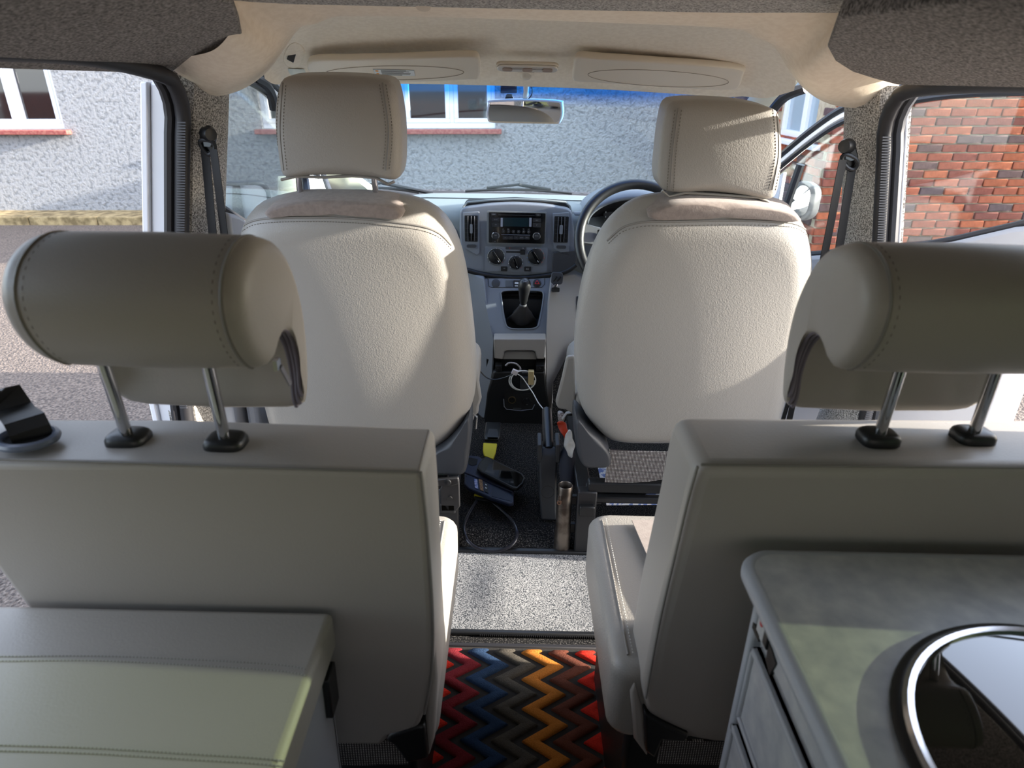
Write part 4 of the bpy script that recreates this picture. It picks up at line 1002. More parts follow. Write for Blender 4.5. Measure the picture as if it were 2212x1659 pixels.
bl_ = belt(-1, 'black seat belt hanging on the left felt pillar', ((451, 290), [(438, 275), (447, 270), (458, 276), (464, 300), (462, 322), (450, 335), (436, 330), (428, 315), (430, 295)], [(432, 306), (440, 325), (452, 334), (464, 322), (460, 308), (446, 303)], [(438, 304), (456, 302), (459, 308), (454, 318), (440, 317)]),
   [([(443, 326, 1.42), (450, 400, 1.42), (457, 480, 1.42), (464, 550, 1.43), (474, 660, 1.44)], .021), ([(461, 322, 1.41), (470, 390, 1.41), (480, 470, 1.42), (490, 552, 1.43), (500, 640, 1.44)], .019)])
br_ = belt(1, 'black seat belt hanging on the right felt pillar beside the driver seat', ((1828, 316), [(1830, 301), (1840, 298), (1848, 308), (1855, 335), (1856, 352), (1848, 366), (1834, 366), (1826, 352), (1824, 330)], [(1818, 344), (1826, 334), (1846, 342), (1852, 354), (1844, 366), (1830, 362)], [(1826, 333), (1842, 333), (1849, 345), (1838, 348), (1827, 344)]),
   [([(1821, 345, 1.41), (1808, 410, 1.41), (1795, 480, 1.42), (1778, 565, 1.44)], .019), ([(1840, 366, 1.42), (1828, 440, 1.42), (1814, 530, 1.43), (1790, 660, 1.45), (1770, 760, 1.48)], .021),
    ([(1777, 575, 1.455), (1768, 630, 1.47), (1752, 710, 1.50), (1720, 810, 1.55), (1690, 912, 1.60), (1670, 980, 1.62)], .013), ([(1745, 720, 1.53), (1722, 830, 1.56), (1704, 912, 1.60)], .018)])
MB().prism([P(x, y, Y=1.45) for x, y in ((1771, 572), (1790, 560), (1795, 563), (1793, 572), (1774, 590), (1770, 588))], (0, .006, 0)).build('tongue', BLACK, br_, bevel=.002)
MB().prism([P(x, y, Y=1.448) for x, y in ((1772, 575), (1782, 568), (1784, 574), (1774, 583))], (0, .002, 0)).build('tongue_plate', M('guide_grey', S(92, 102, 108), .3), br_)

# ------------------------------------------------------------------ handbrake, table post, brackets
hb = thing('handbrake', 'black handbrake lever between the front seats', 'handbrake', P(1185, 1125, Z=0))
rows = []
for px, py, Y, w, h in ((1186, 1125, 1.60, .046, .02), (1184, 1080, 1.63, .050, .10), (1184, 1030, 1.66, .052, .15), (1184, 985, 1.69, .054, .17), (1184, 965, 1.72, .050, .17)):
    c = P(px, py, Y=Y); rows.append([V((c.x-w/2, Y, c.z)), V((c.x+w/2, Y, c.z)), V((c.x+w/2, Y+.09, max(.0, c.z-.03))), V((c.x-w/2, Y+.09, max(.0, c.z-.03)))])
MB().loft(rows).build('housing', DARKGREY, hb, bevel=.006)
for x in (1166, 1205):
    MB().prism([P(x-5, 962, Y=1.70), P(x+5, 962, Y=1.70), P(x+5, 1000, Y=1.68), P(x-5, 1000, Y=1.68)], (0, .06, .01)).build('side_cheek', DARKGREY, hb, bevel=.003)
MB().tube([P(1185, 972, Y=1.72), P(1183, 930, Y=1.80), P(1181, 886, Y=1.88)], [.015, .0165, .015], 14).build('grip', BLACK, hb)
MB().lathe([(0, 0), (.010, 0), (.010, .004), (.004, .006), (.004, .012), (0, .012)], P(1181, 886, Y=1.88), (P(1181, 886, Y=1.88)-P(1183, 930, Y=1.80)), 14).build('release_button', BLACK, hb)
MB().lathe([(.019, 0), (.019, .0012), (.0178, .0012)], P(1183, 1062, Y=1.625)+V((0, -.001, .0)), (0, -1, .2), 32, False).build('screw_cover', BLACK, hb)
tp = thing('table_post', 'worn steel table post standing on the floor between the front seats', 'post', P(1213, 1190, Z=0))
pb = P(1213, 1188, Z=.0); 
prof = [(.0225, 0), (.0215, .05), (.0195, .10), (.0195, .205), (.0180, .207), (.0170, .205), (.0170, .10), (.0, .10)]
MB().lathe(prof, pb, (-.0, .0, 1), 32, False).build('tube', STEEL, tp)
bt = P(1208, 1084, Y=pb.y-.02)
MB().lathe([(.0025, 0), (.006, 0), (.006, .006), (.0025, .006)], bt, (-.1, -1, .1), 16, False).build('rivet_nut', M('copper_steel', S(128, 104, 90), .4, .8), tp)
MB().box(bt + V((0, -.001, .012)), (.006, .004, .012)).build('set_screw', STEEL, tp, bevel=.001)
MB().prism([P(x, y, Y=1.49) for x, y in ((1228, 1073), (1298, 1072), (1299, 1090), (1228, 1090))], (0, .014, 0)).build('upper_bracket', DARKSTEEL, tp, bevel=.002)
MB().prism([P(x, y, Y=1.49) for x, y in ((1226, 1133), (1278, 1132), (1278, 1151), (1226, 1152))], (0, .014, 0)).build('lower_bracket', DARKSTEEL, tp, bevel=.002)
MB().prism([P(x, y, Y=1.50) for x, y in ((1262, 1090), (1282, 1090), (1282, 1190), (1262, 1190))], (0, .03, 0)).build('bracket_upright', DARKSTEEL, tp, bevel=.003)
for x, y in ((1281, 1083), (1276, 1141)):
    MB().lathe([(.0095, 0), (.0095, .0015), (.007, .0016)], P(x, y, Y=1.489), (0, -1, 0), 20).build('washer', STEEL, tp)
    MB().lathe([(.0058, 0), (.0058, .006), (0, .006)], P(x, y, Y=1.488), (0, -1, 0), 6).build('bolt_head', STEEL, tp)
MB().box(P(1330, 1058, Y=1.52), (.16, .02, .03)).build('seat_slide_rail', BLACK, fr, bevel=.003)
pap = MB().prism([P(x, y, Y=1.50) for x, y in ((1305, 1076), (1480, 1074), (1480, 1090), (1310, 1092))], (0, .18, .0)).build('folded_map', M('map_blue_print', S(120, 140, 200), .7, c2=S(230, 232, 240), vscale=60, vlo=.45, vhi=.5), bevel=.001); tag(pap, 'blue and white folded papers under the driver seat', 'papers')
# umbrella-like black pouch beside the handbrake
po = MB(); c = P(1228, 1010, Y=1.66)
rings = []
for t, r in ((0, .004), (.05, .018), (.2, .028), (.5, .033), (.8, .029), (.95, .018), (1, .004)):
    p = P(1226, 970, Y=1.74).lerp(P(1228, 1056, Y=1.58), t); rings.append([p + V((r*.8*math.cos(a), r*.5*math.sin(a), r*math.sin(a))) for a in [2*math.pi*k/20 for k in range(20)]])
po.loft(rings); pob = po.build('soft_pouch', M('dark_blue_black_fabric', S(34, 35, 44), .8), smooth=80); tag(pob, 'black padded pouch lying between handbrake and driver seat', 'pouch')
# rag and bags by the driver seat
def rag(px, mat, nm, lab, Y, seed):
    random.seed(seed); pts = [P(x, y, Y=Y) for x, y in px]; mb = MB(); pillow(mb, pts, (0, -1, .2), .012, .004, .006, 40)
    for v in mb.v: v += V((noise.noise(v*40+V((seed, 0, 0)))*.006, noise.noise(v*40+V((0, seed, 0)))*.012, noise.noise(v*40)*.006))
    o = mb.build(nm, mat, smooth=60); tag(o, lab, 'bag'); return o
rag([(1203, 915), (1218, 912), (1226, 930), (1234, 968), (1228, 975), (1216, 940)], M('red_plastic_bag', S(196, 62, 34), .35), 'red_bag', 'crumpled orange-red bag stuffed beside the driver seat', 1.70, 3)
rag([(1221, 950), (1230, 930), (1238, 945), (1240, 970), (1234, 990), (1222, 970)], M('white_plastic_bag', S(215, 214, 210), .4), 'white_bag', 'white wrapper below the orange-red bag by the driver seat', 1.67, 5)
rag([(1206, 895), (1216, 892), (1222, 905), (1212, 915)], M('printed_paper', S(200, 196, 196), .6, c2=S(120, 110, 110), vscale=220), 'paper_wrapper', 'printed white wrapper above the orange-red bag', 1.71, 8)

# ------------------------------------------------------------------ buckle on its cable, phone, wallet case
bk = thing('belt_buckle', 'black seat belt buckle with yellow sleeve and cable loop on the black carpet', 'buckle', P(1060, 1000, Z=.02))
def fl_(px, py, z): return P(px, py, Z=z)
rows = [[fl_(1050, 911, .07), fl_(1082, 912, .07), fl_(1082, 916, .045), fl_(1050, 915, .045)], [fl_(1046, 940, .068), fl_(1080, 942, .068), fl_(1080, 946, .042), fl_(1046, 944, .042)], [fl_(1046, 950, .062), fl_(1077, 951, .062), fl_(1076, 955, .040), fl_(1047, 954, .040)]]
MB().loft(rows).build('buckle_body', BLACK, bk, bevel=.004)
MB().loft([[fl_(1056, 926, .0715), fl_(1074, 927, .0715), fl_(1076, 945, .07), fl_(1052, 944, .07)], [fl_(1054, 932, .074), fl_(1076, 933, .074), fl_(1077, 945, .0725), fl_(1051, 944, .0725)]]).build('press_button', DARKGREY, bk, bevel=.001)
YEL = M('yellow_webbing', S(205, 190, 40), .7, bump=('noise', 400, .3, .001))
MB().loft([[fl_(1044, 956, .055), fl_(1074, 958, .055), fl_(1074, 961, .036), fl_(1044, 960, .036)], [fl_(1043, 972, .05), fl_(1071, 976, .05), fl_(1071, 979, .030), fl_(1043, 976, .030)], [fl_(1046, 985, .045), fl_(1066, 992, .045), fl_(1066, 995, .026), fl_(1046, 989, .026)]]).build('yellow_sleeve', YEL, bk, bevel=.003)
MB().loft([[fl_(1030, 1058, .03), fl_(1058, 1066, .03), fl_(1058, 1068, .012), fl_(1030, 1061, .012)], [fl_(1023, 1070, .028), fl_(1060, 1078, .028), fl_(1060, 1081, .010), fl_(1023, 1074, .010)]]).build('yellow_sleeve', YEL, bk, bevel=.003)
MB().loft([[fl_(1024, 1071, .026), fl_(1066, 1077, .026), fl_(1066, 1080, .008), fl_(1024, 1075, .008)], [fl_(1028, 1080, .024), fl_(1064, 1084, .024), fl_(1064, 1087, .007), fl_(1028, 1084, .007)]]).build('cable_clamp', BLACK, bk, bevel=.003)
lp = crom([fl_(x, y, z) for x, y, z in ((1031, 1080, .018), (1016, 1105, .03), (1004, 1130, .04), (1003, 1150, .04), (1012, 1170, .03), (1035, 1186, .018), (1068, 1191, .012), (1098, 1183, .018), (1115, 1165, .03), (1116, 1145, .04), (1106, 1125, .04), (1085, 1105, .03), (1064, 1086, .02))], 70, False)
MB().tube(lp, .0052, 10).build('steel_cable', M('sheathed_cable', S(40, 40, 46), .25, .2), bk)
# wallet case
wal = thing('wallet_phone_case', 'open dark blue leather wallet phone case with cards on the carpet', 'phone case', fl_(1056, 1040, .03))
NAVY = M('navy_leather', S(38, 46, 72), .5, bump=('leather', 300, .2, .001))
def slab(q, z, t, mb=None):
    m_ = mb or MB(); a = [fl_(x, y, z) for x, y in q]; m_.prism(a, (0, 0, -t)); return m_
slab([(1006, 988), (1012, 983), (1034, 985), (1100, 1030), (1112, 1056), (1108, 1062), (1003, 1020)], .046, .008).build('case_half', NAVY, wal, bevel=.003)
slab([(1010, 990), (1016, 988), (1032, 992), (1030, 1003), (1020, 1006), (1012, 1002)], .0475, .001).build('camera_cutout', BLACK_M, wal)
slab([(1004, 1018), (1060, 1040), (1110, 1060), (1110, 1086), (1100, 1088), (1062, 1076), (1012, 1054), (1003, 1044)], .042, .012).build('case_half', NAVY, wal, bevel=.003)
slab([(1062, 1046), (1106, 1064), (1106, 1083), (1062, 1072)], .043, .001).build('card_pocket', M('navy_pocket', S(30, 40, 62), .55), wal, bevel=.001)
for q, m_ in (([(1024, 1034), (1031, 1036), (1033, 1056), (1026, 1053)], M('card_blue', S(70, 110, 190), .4, c2=S(200, 200, 230), vscale=120)), ([(1034, 1034), (1042, 1037), (1045, 1061), (1037, 1058)], M('card_tan', S(176, 132, 84), .4, c2=S(110, 80, 50), vscale=200)), ([(1046, 1040), (1053, 1043), (1055, 1065), (1048, 1062)], M('card_dark', S(26, 28, 34), .35))):
    slab(q, .0445, .0012).build('card', m_, wal)
for x, y in ((1050, 1046), (1050, 1053)): slab([(x-2, y-1), (x+2, y+.6), (x+2, y+3), (x-2, y+1.4)], .0452, .0004).build('card_print', LEGEND, wal)
MB().lathe([(0, 0), (.003, 0), (0, .002)], fl_(1007, 1028, .043), (0, 0, 1), 12).build('press_stud', BLACK, wal)
ph = thing('smartphone', 'black smartphone lying across the blue wallet case', 'phone', fl_(1084, 1020, .06))
slab([(1050, 986), (1058, 988), (1128, 1022), (1135, 1032), (1130, 1044), (1118, 1055), (1108, 1054), (1040, 1020), (1030, 1010), (1034, 1000), (1042, 990)], .062, .011).build('phone_body', BLACK, ph, bevel=.003)
slab([(1051, 989), (1058, 991), (1125, 1024), (1131, 1032), (1127, 1042), (1117, 1051), (1108, 1050), (1042, 1017), (1034, 1009), (1037, 1000), (1044, 992)], .0624, .0004).build('screen', M('phone_screen', S(10, 11, 12), .06, coat=1.0), ph)
# charging leads in the cubby
wire = M('white_cable', S(225, 225, 222), .4)
lead = thing('charging_lead', 'white charging lead coiled in the open cubby of the console', 'cable', P(1110, 800, Y=2.19))
cl = []
for k in range(90):
    a = 2*math.pi*k/34; cl.append(P(1128+27*math.cos(a)+3*math.sin(a*.37), 822+21*math.sin(a), Y=2.17+.0005*k*.6))
MB().tube(cl, .0020, 6).build('coil', wire, lead)
MB().tube(crom([P(x, y, Y=yy) for x, y, yy in ((1118, 808, 2.17), (1128, 815, 2.165), (1140, 832, 2.15), (1152, 850, 2.12), (1163, 870, 2.08), (1174, 884, 2.02))], 30, False), .0018, 6).build('lead', wire, lead)
MB().box(P(1112, 804, Y=2.165), (.020, .012, .018), Matrix.Rotation(.4, 3, 'Y')).build('label_tag', M('tag_white', S(205, 200, 205), .5), lead, bevel=.001)
MB().box(P(1147, 815, Y=2.168), (.020, .02, .052)).build('plug', M('brass_plug', S(214, 196, 150), .3, .5), lead, bevel=.002)
MB().box(P(1134, 806, Y=2.17), (.022, .012, .008)).build('plug_collar', BLACK, lead, bevel=.002)
MB().box(P(1136, 828, Y=2.185), (.040, .02, .050)).build('charger_block', DARKGREY, lead, bevel=.003)
MB().tube(crom([P(x, y, Y=2.2) for x, y in ((1092, 790), (1100, 784), (1115, 786), (1124, 796), (1120, 802))], 24, False), .0032, 6).build('foil_lead', M('foil_speckle', S(190, 188, 190), .4, c2=S(110, 108, 112), vscale=300), lead)
bw = MB().tube(crom([P(x, y, Y=2.15) for x, y in ((1028, 782), (1036, 800), (1052, 816), (1070, 820), (1092, 815), (1108, 808))], 40, False), .0022, 6).build('black_lead', BLACK); tag(bw, 'thin black cable running from the passenger seat into the cubby', 'cable')

# ------------------------------------------------------------------ floor coverings
gcp = thing('floor_carpet_piece', 'speckled grey carpet piece with black bound edges in the aisle', 'carpet', (.04, 1.31, .004))
rows = []
for j in range(13):
    y = lerp(1.172, 1.45, j/12); row = []
    for i in range(25):
        x = lerp(-.34, .42, i/24); z = .006 + .010*math.exp(-((x+.03)/.05)**2)*math.sin(math.pi*j/12) + .004*math.sin(x*22+1)*math.sin(math.pi*j/12)
        row.append(V((x, y, z)))
    rows.append(row)
MB().loft(rows, wrap=False).build('pile', CARPET_G, gcp, smooth=80)
MB().box((.04, 1.458, .008), (.78, .018, .012)).build('front_binding', BLACK, gcp, bevel=.004)
MB().box((.04, 1.166, .006), (.78, .014, .010)).build('rear_binding', BLACK, gcp, bevel=.004)
zt = MB()
for k in range(70): zt.box((lerp(-.06, .26, k/69), 1.1585, .005), (.0022, .004, .004))
zt.build('zip_teeth', DARKSTEEL, gcp)
mat_ = thing('zigzag_doormat', 'door mat with red, blue, grey, orange and brown zigzag stripes', 'mat', (.03, .95, .004))
mx0, mx1, my0, my1 = -.19, .212, .62, 1.132
MB().box(((mx0+mx1)/2, (my0+my1)/2, .004), (mx1-mx0, my1-my0, .008)).build('rubber_backing', M('mat_backing', S(38, 35, 32), .9, bump=('noise', 200, .4, .002)), mat_, bevel=.003)
MB().box(((mx0+mx1)/2, my1-.006, .007), (mx1-mx0, .012, .008)).build('front_border', RUBBER, mat_, bevel=.003)
MB().box((mx1+.010, (my0+my1)/2-.03, .006), (.020, my1-my0-.08, .008)).build('side_binding', M('beige_binding', S(150, 143, 132), .8, bump=('noise', 500, .4, .001)), mat_, bevel=.003)
MB().tube([V((mx1+.026, y, .006)) for y in (.6, .85, 1.06)], .004, 6).build('side_zip', BLACK, mat_)
ZC = {'red': S(206, 52, 40), 'maroon': S(122, 42, 48), 'blue': S(48, 66, 92), 'grey': S(84, 79, 72), 'orange': S(190, 118, 52), 'brown': S(104, 62, 50)}
def zz(k):  # x offset of the zigzag, right peaks at Y = .923 + n*.0725
    ph_ = ((k-.923)/.0725) % 1.0
    return 1-2*abs(ph_-.5)*2 if False else (abs(ph_-.5)*4-1)
order = [('maroon', -3*.0585-.0585*2), ('red', -.1105-.0585), ('maroon', -.0480-.0585+.0585*.0), ('blue', -.0480+.0585*0), ('grey', .0105), ('orange', .0780), ('brown', .1365), ('red', .1950)]
zord = ['brown', 'red', 'maroon', 'blue', 'grey', 'orange', 'brown', 'red']
for idx, cname in enumerate(zord):
    xc = .0780 + (idx-5)*.0588; A = .0275; h = .0185
    mt = M('mat_'+cname, ZC[cname], .95, c2=tuple(min(1, c*1.22) for c in ZC[cname][:3])+(1,), vscale=420, vlo=.4, vhi=.7, bump=('noise', 420, 1.0, .004), spec=.05)
    segs = []; cur = []
    y = my0+.012; ys = []
    while y < my1-.016: ys.append(y); y += .00145
    for y in ys:
        a = xc + A*zz(y) - h; b = xc + A*zz(y) + h
        a = max(a, mx0+.008); b = min(b, mx1-.010)
        if b-a > .006: cur.append((a, b, y))
        else:
            if len(cur) > 4: segs.append(cur)
            cur = []
    if len(cur) > 4: segs.append(cur)
    for sg in segs:
        rings = []
        n_ = len(sg)
        for j, (a, b, y) in enumerate(sg):
            e = min(1, j/3, (n_-1-j)/3) if n_ > 8 else 1
            e = max(e, .15); t = .0145*(.6+.4*e); w = .004
            m_ = (a+b)/2; a = m_-(m_-a)*(.7+.3*e); b = m_+(b-m_)*(.7+.3*e)
            rings.append([V((a, y, .006)), V((a+.0005, y, t-.003)), V((a+w, y, t)), V((b-w, y, t)), V((b-.0005, y, t-.003)), V((b, y, .006))])
        MB().loft(rings).build('zigzag_stripe', mt, mat_, smooth=60)
# ------------------------------------------------------------------ bench cushion on the left
bed = thing('bench_cushion', 'grey vinyl bench cushion with double stitching at the lower left', 'cushion', (-.45, .2, .53))
ctop = .592
bm_ = MB(); plate(bm_, ((-.66-.200)/2, (.597-.55)/2, ctop-.052), (1, 0, 0), (0, 1, 0), .46, 1.147, .052, .008); bm_.build('cushion', LEATHER_P, bed, bevel=.012, bseg=4, smooth=60)
MB().tube([V((-.204, y, ctop-.0028)) for y in (.585, .3, 0, -.3)], .0014, 6).build('seam', PIPING, bed)
for pl in ([(0, 1418), (200, 1417), (400, 1424), (600, 1436), (660, 1446)], [(0, 1428), (200, 1427), (400, 1436), (600, 1449), (662, 1460)], [(0, 1610), (200, 1616), (400, 1628), (560, 1638), (615, 1645)], [(0, 1622), (200, 1628), (400, 1640), (560, 1650), (610, 1657)]):
    q0 = [P(x, y, Z=ctop+.0004) for x, y in pl]; q0.insert(0, V((-.645, q0[0].y + (q0[0].y-q0[1].y)*.6, ctop+.0004)))
    pp = crom(q0, 120, False); st = MB()
    for k in range(0, 119, 1):
        a = pp[k]; t = (pp[k+1]-pp[k]); st.tube([a+t*.2, a+t*.75], .0009, 5)
    st.build('stitching', STITCH_L, bed)
    MB().tube(pp, .0006, 5).build('seam', PIPING, bed)
bx_ = thing('bench_box', 'pale grey wooden box carrying the bench cushion', 'box', (-.45, .1, 0))
MB().box((-.216, .02, .27), (.016, 1.12, .53)).build('side_panel', M('pale_grey_laminate', S(150, 151, 156), .5), bx_, bevel=.002)
MB().box((-.44, .572, .25), (.43, .016, .50)).build('end_panel', M('pale_grey_laminate', S(150, 151, 156), .5), bx_, bevel=.002)
MB().box((-.214, .578, .27), (.012, .012, .53)).build('corner_edge', M('edge_grey', S(178, 180, 188), .4), bx_, bevel=.003)
MB().box((-.205, .568, .50), (.010, .03, .06)).build('strap', BLACK, bx_, bevel=.002)
# ------------------------------------------------------------------ kitchen unit on the right
LAM = M('slate_laminate', S(172, 172, 176), .35, c2=S(204, 202, 200), vscale=45, vlo=.3, vhi=.72, vdetail=9, spec=.5)
TRIMG = M('grey_edge_trim', S(176, 177, 182), .4)
kit = thing('kitchen_unit', 'slate grey kitchen cabinet with drawers facing the aisle', 'cabinet', (.52, .05, 0))
MB().box((.50, .02, .335), (.46, 1.06, .67)).build('carcass', LAM, kit, bevel=.002)
MB().box((.266, .548, .335), (.014, .014, .67)).build('corner_post', TRIMG, kit, bevel=.004)
def front(z0, z1, y1, nm):
    y0 = -.45
    MB().box((.264, (y0+y1)/2, (z0+z1)/2), (.012, y1-y0, z1-z0)).build(nm, LAM, kit, bevel=.002)
    for (a, b, c, d_) in ((y0, y1, z1-.008, z1), (y0, y1, z0, z0+.006), (y1-.006, y1, z0, z1)):
        MB().box((.2605, (a+b)/2, (c+d_)/2), (.012, b-a, d_-c)).build(nm+'_edge', TRIMG, kit, bevel=.002)
MB().box((.264, .04, .659), (.010, .99, .046)).build('control_panel', LAM, kit)
front(.516, .620, .530, 'drawer_front'); front(.22, .497, .538, 'door_front'); 
MB().box((.262, .535, .634), (.006, .02, .008)).build('gap_strip', BLACK, kit)
MB().box((.259, .505, .655), (.008, .012, .022)).build('latch', BLACK, kit, bevel=.002)
MB().lathe([(0, 0), (.0035, 0), (.0035, .003), (0, .004)], V((.256, .515, .664)), (-1, 0, 0), 14).build('latch_lamp', M('red_button', S(200, 40, 40), .3), kit)
MB().prism([V((.257, .50, .655)), V((.257, .478, .65)), V((.257, .484, .628)), V((.257, .498, .634))], (.004, 0, 0)).build('latch_strap', BLACK, kit)
wt = thing('worktop', 'slate grey worktop with pale rounded edge over the kitchen cabinet', 'worktop', (.52, .05, .67))
def wpoly(x0, y1, r):
    pts = [(.735, -.5), (.735, y1)]
    for k in range(9):
        a = R(90+90*k/8); pts.append((x0+r+r*math.cos(a), y1-r+r*math.sin(a)))
    pts.append((x0, -.5)); return pts
MB().prism([V((x, y, .678)) for x, y in wpoly(.2535, .578, .028)], (0, 0, .022)).build('worktop_board', LAM, wt)
ed = wpoly(.2515, .581, .030)[1:]
MB().tube([V((x, y, .690)) for x, y in ed], .0105, 10).build('edge_trim', TRIMG, wt)
# round hob with glass lid
hob = thing('round_hob', 'round hob with chrome rim and shiny black glass lid in the worktop', 'hob', (.452, .322, .70)); hc_ = V((.452, .322, .70))
MB().lathe([(.158, 0), (.159, .002), (.157, .0045), (.150, .006), (.148, .005)], hc_, (0, 0, 1), 72, False).build('outer_ring', M('dark_ring', S(52, 50, 48), .35, .5), hob)
MB().lathe([(.1505, .002), (.1510, .007), (.1475, .0098), (.1430, .0090), (.1425, .006)], hc_, (0, 0, 1), 72, False).build('chrome_rim', CHROME, hob)
MB().lathe([(.1425, .002), (.1425, .0068), (.139, .0075), (0, .0075)], hc_, (0, 0, 1), 72).build('glass_lid', M('black_glass', S(8, 8, 9), .03, coat=1.0, spec=.8), hob)
# ================================================================== front doors
FRAME_B = M('door_frame_black', S(40, 42, 48), .4)
def front_door(name, label, hinge, ang, side, open_=False):
    """door in its own plane: s = distance back from the hinge, z = height"""
    root = sroot(name, hinge, label)
    h = V(hinge); dirv = V((side*math.sin(R(ang)), -math.cos(R(ang)), 0)); nin = V((-side*math.cos(R(ang)), -math.sin(R(ang)), 0))
    def D(s, z, k=0.0): return V((h.x, h.y, 0)) + dirv*s + V((0, 0, z)) + nin*k
    belt = [(.0, .640), (.2, .645), (.38, .665), (.64, .740), (.73, .766), (.81, .798), (.94, .858), (1.03, .900)]
    top = [(.02, .76), (.10, .855), (.201, .945), (.29, 1.020), (.388, 1.085), (.535, 1.135), (.70, 1.165), (.92, 1.175), (1.00, 1.165), (1.035, 1.13), (1.045, .90)]
    # white outer skin below the belt
    outl = [D(s, z) for s, z in belt] + [D(1.05, .60), D(1.05, .2), D(1.02, .02), D(.93, -.08), D(.2, -.12), D(.0, -.1)]
    MB().prism(outl, -nin*.05).build('door_skin', WHITE, root, bevel=.012)
    inner = [D(s, z-.005, .012) for s, z in belt[:-1]] + [D(1.0, .87, .012), D(1.0, .25, .012), D(.95, .05, .012), D(.2, -.02, .012), D(.03, .0, .012)]
    MB().prism(inner, nin*.035).build('trim_panel', PANEL, root, bevel=.012)
    for zz_, m_, n_ in ((.60, DARKGREY, 'trim_line'),):
        MB().tube([D(s, z, .048) for s, z in ((.05, .545), (.35, .58), (.667, .667), (.97, .758))], .0015, 6).build(n_, m_, root)
    MB().prism([D(.3, .45, .047), D(.8, .50, .047), D(.8, .44, .047), D(.3, .38, .047)], nin*.04).build('armrest', DASH_L, root, bevel=.01)
    MB().prism([D(.3, .462, .088), D(.5, .48, .088), D(.5, .465, .088), D(.3, .447, .088)], nin*.004).build('window_switch', BLACK, root, bevel=.001)
    MB().tube([D(s, z, .02) for s, z in belt], .010, 8).build('belt_seal', RUBBER, root)
    tp_ = crom([D(s, z, -.01) for s, z in top], 60, False)
    MB().tube(tp_, .020, 10, flat=.8).build('window_frame', WHITE, root)
    tp2 = crom([D(s*1.0-.0, z+.022, .004) for s, z in top[:-1]], 50, False); MB().tube(tp2, .011, 8).build('frame_seal', FRAME_B, root)
    tp4 = crom([D(s*1.0-.0, z-.020, .006) for s, z in top[1:-1]], 50, False); MB().tube(tp4, .008, 8).build('glass_run', FRAME_B, root)
    MB().prism([D(.0, .66), D(.20, .66), D(.20, .90), D(.10, .82), D(.02, .74)], -nin*.02).build('mirror_sail', WHITE, root, bevel=.004)
    MB().tube([D(.21, .665, .0), D(.235, .79, 0), D(.262, .93, 0)], .014, 8).build('quarter_post', FRAME_B, root)
    pane = [D(s, z, -.004) for s, z in belt] + [D(s, z, -.004) for s, z in reversed(top[:-1])]
    MB().prism(pane, -nin*.003).build('door_glass', glass('door_glass', (.90, .94, .93, 1), .075), root)
    return root, D
door_l, DL = front_door('door_1', 'closed front passenger door', (-.705, 2.56, 0), 0, -1)
door_r, DR = front_door('door_2', 'driver door swung open beyond the right pillar', (.785, 2.50, 0), 30, 1)
# door mirrors
def dmirror(label, c, n, w, h, att):
    root = thing('door_mirror', label, 'mirror', c, 'door mirrors'); n = V(n).normalized(); ex = V((0, 0, 1)).cross(n).normalized(); ex = ex if ex.x > 0 else -ex; ey = V((0, 0, 1))
    out = [V(c) + ex*x + ey*y for x, y in rrect(w, h, .045, 7)]
    mb = MB(); pillow(mb, out, n, .09, .012, 0, 80, bulge_b=.04, smoothpts=False, rnd_b=.05); mb.build('shell', RUBBER_G, root, smooth=70)
    MB().prism([V(c) + ex*x + ey*y + n*.001 for x, y in rrect(w-.03, h-.03, .034, 7)], n*.001).build('mirror_glass', M('mirror_glass', S(225, 225, 225), .02, 1.0), root)
    MB().tube([V(c) - n*.04 - ey*h*.3, (V(c) - n*.03 - ey*h*.42).lerp(V(att), .4), V(att)], .022, 8).build('mirror_arm', RUBBER_G, root)
    return root
dmirror('left door mirror seen through the passenger window', tuple(P(528, 455, Y=2.58)), (.34, -1, .06), .20, .215, DL(.10, .70, -.02))
dmirror('right door mirror seen through the open driver door glass', tuple(P(1730, 434, Y=2.52)), tuple(V((-.75, -.65, .1))), .095, .14, DR(.10, .72, -.02))

# seal strips along the door frames where the headliner ends
for nm, pts in (('trim_9', [(548, 168, 1.95), (572, 182, 2.0), (586, 205, 2.04), (592, 235, 2.06)]), ('trim_10', [(1740, 190, 1.95), (1712, 200, 1.98), (1690, 214, 2.02), (1668, 240, 2.06)])):
    struct(MB().tube(crom([P(x, y, Y=yy) for x, y, yy in pts], 20, False), .014, 8).build(nm, FRAME_B), 'black weather strip under the headliner edge')

# ================================================================== outside: the yard falls slightly to one side
ME = Matrix.Rotation(-ROLL, 4, 'Y')
GZ = -.55
def eb(mb, name, mat, parent=None, **k): return mb.build(name, mat, parent, xf=ME, **k)
def PE(px, py, X=None, Y=None, Z=None):
    """pixel onto a plane of the tilted outside frame"""
    Mi = ME.inverted(); c = Mi @ CAM; r = Mi.to_3x3() @ ray(px, py)
    if X is not None: t = (X-c.x)/r.x
    elif Y is not None: t = (Y-c.y)/r.y
    else: t = (Z-c.z)/r.z
    return c + r*t
TARM = M('aggregate_tarmac', S(74, 66, 62), .9, c2=S(130, 117, 107), vscale=70, vlo=.38, vhi=.66, vdetail=6, bump=('voronoi', 75, .8, .012))
g = MB().add([(-45, -45, GZ), (45, -45, GZ), (45, 45, GZ), (-45, 45, GZ)], [(0, 1, 2, 3)]); struct(eb(g, 'ground', TARM), 'pinkish grey tarmac yard')
WY = 9.55
RENDER = M('white_render', S(184, 187, 193), .9, c2=S(224, 225, 229), vscale=20, vlo=.36, vhi=.50, vdetail=5, bump=('noise', 20, 1.0, .30), spec=.2)
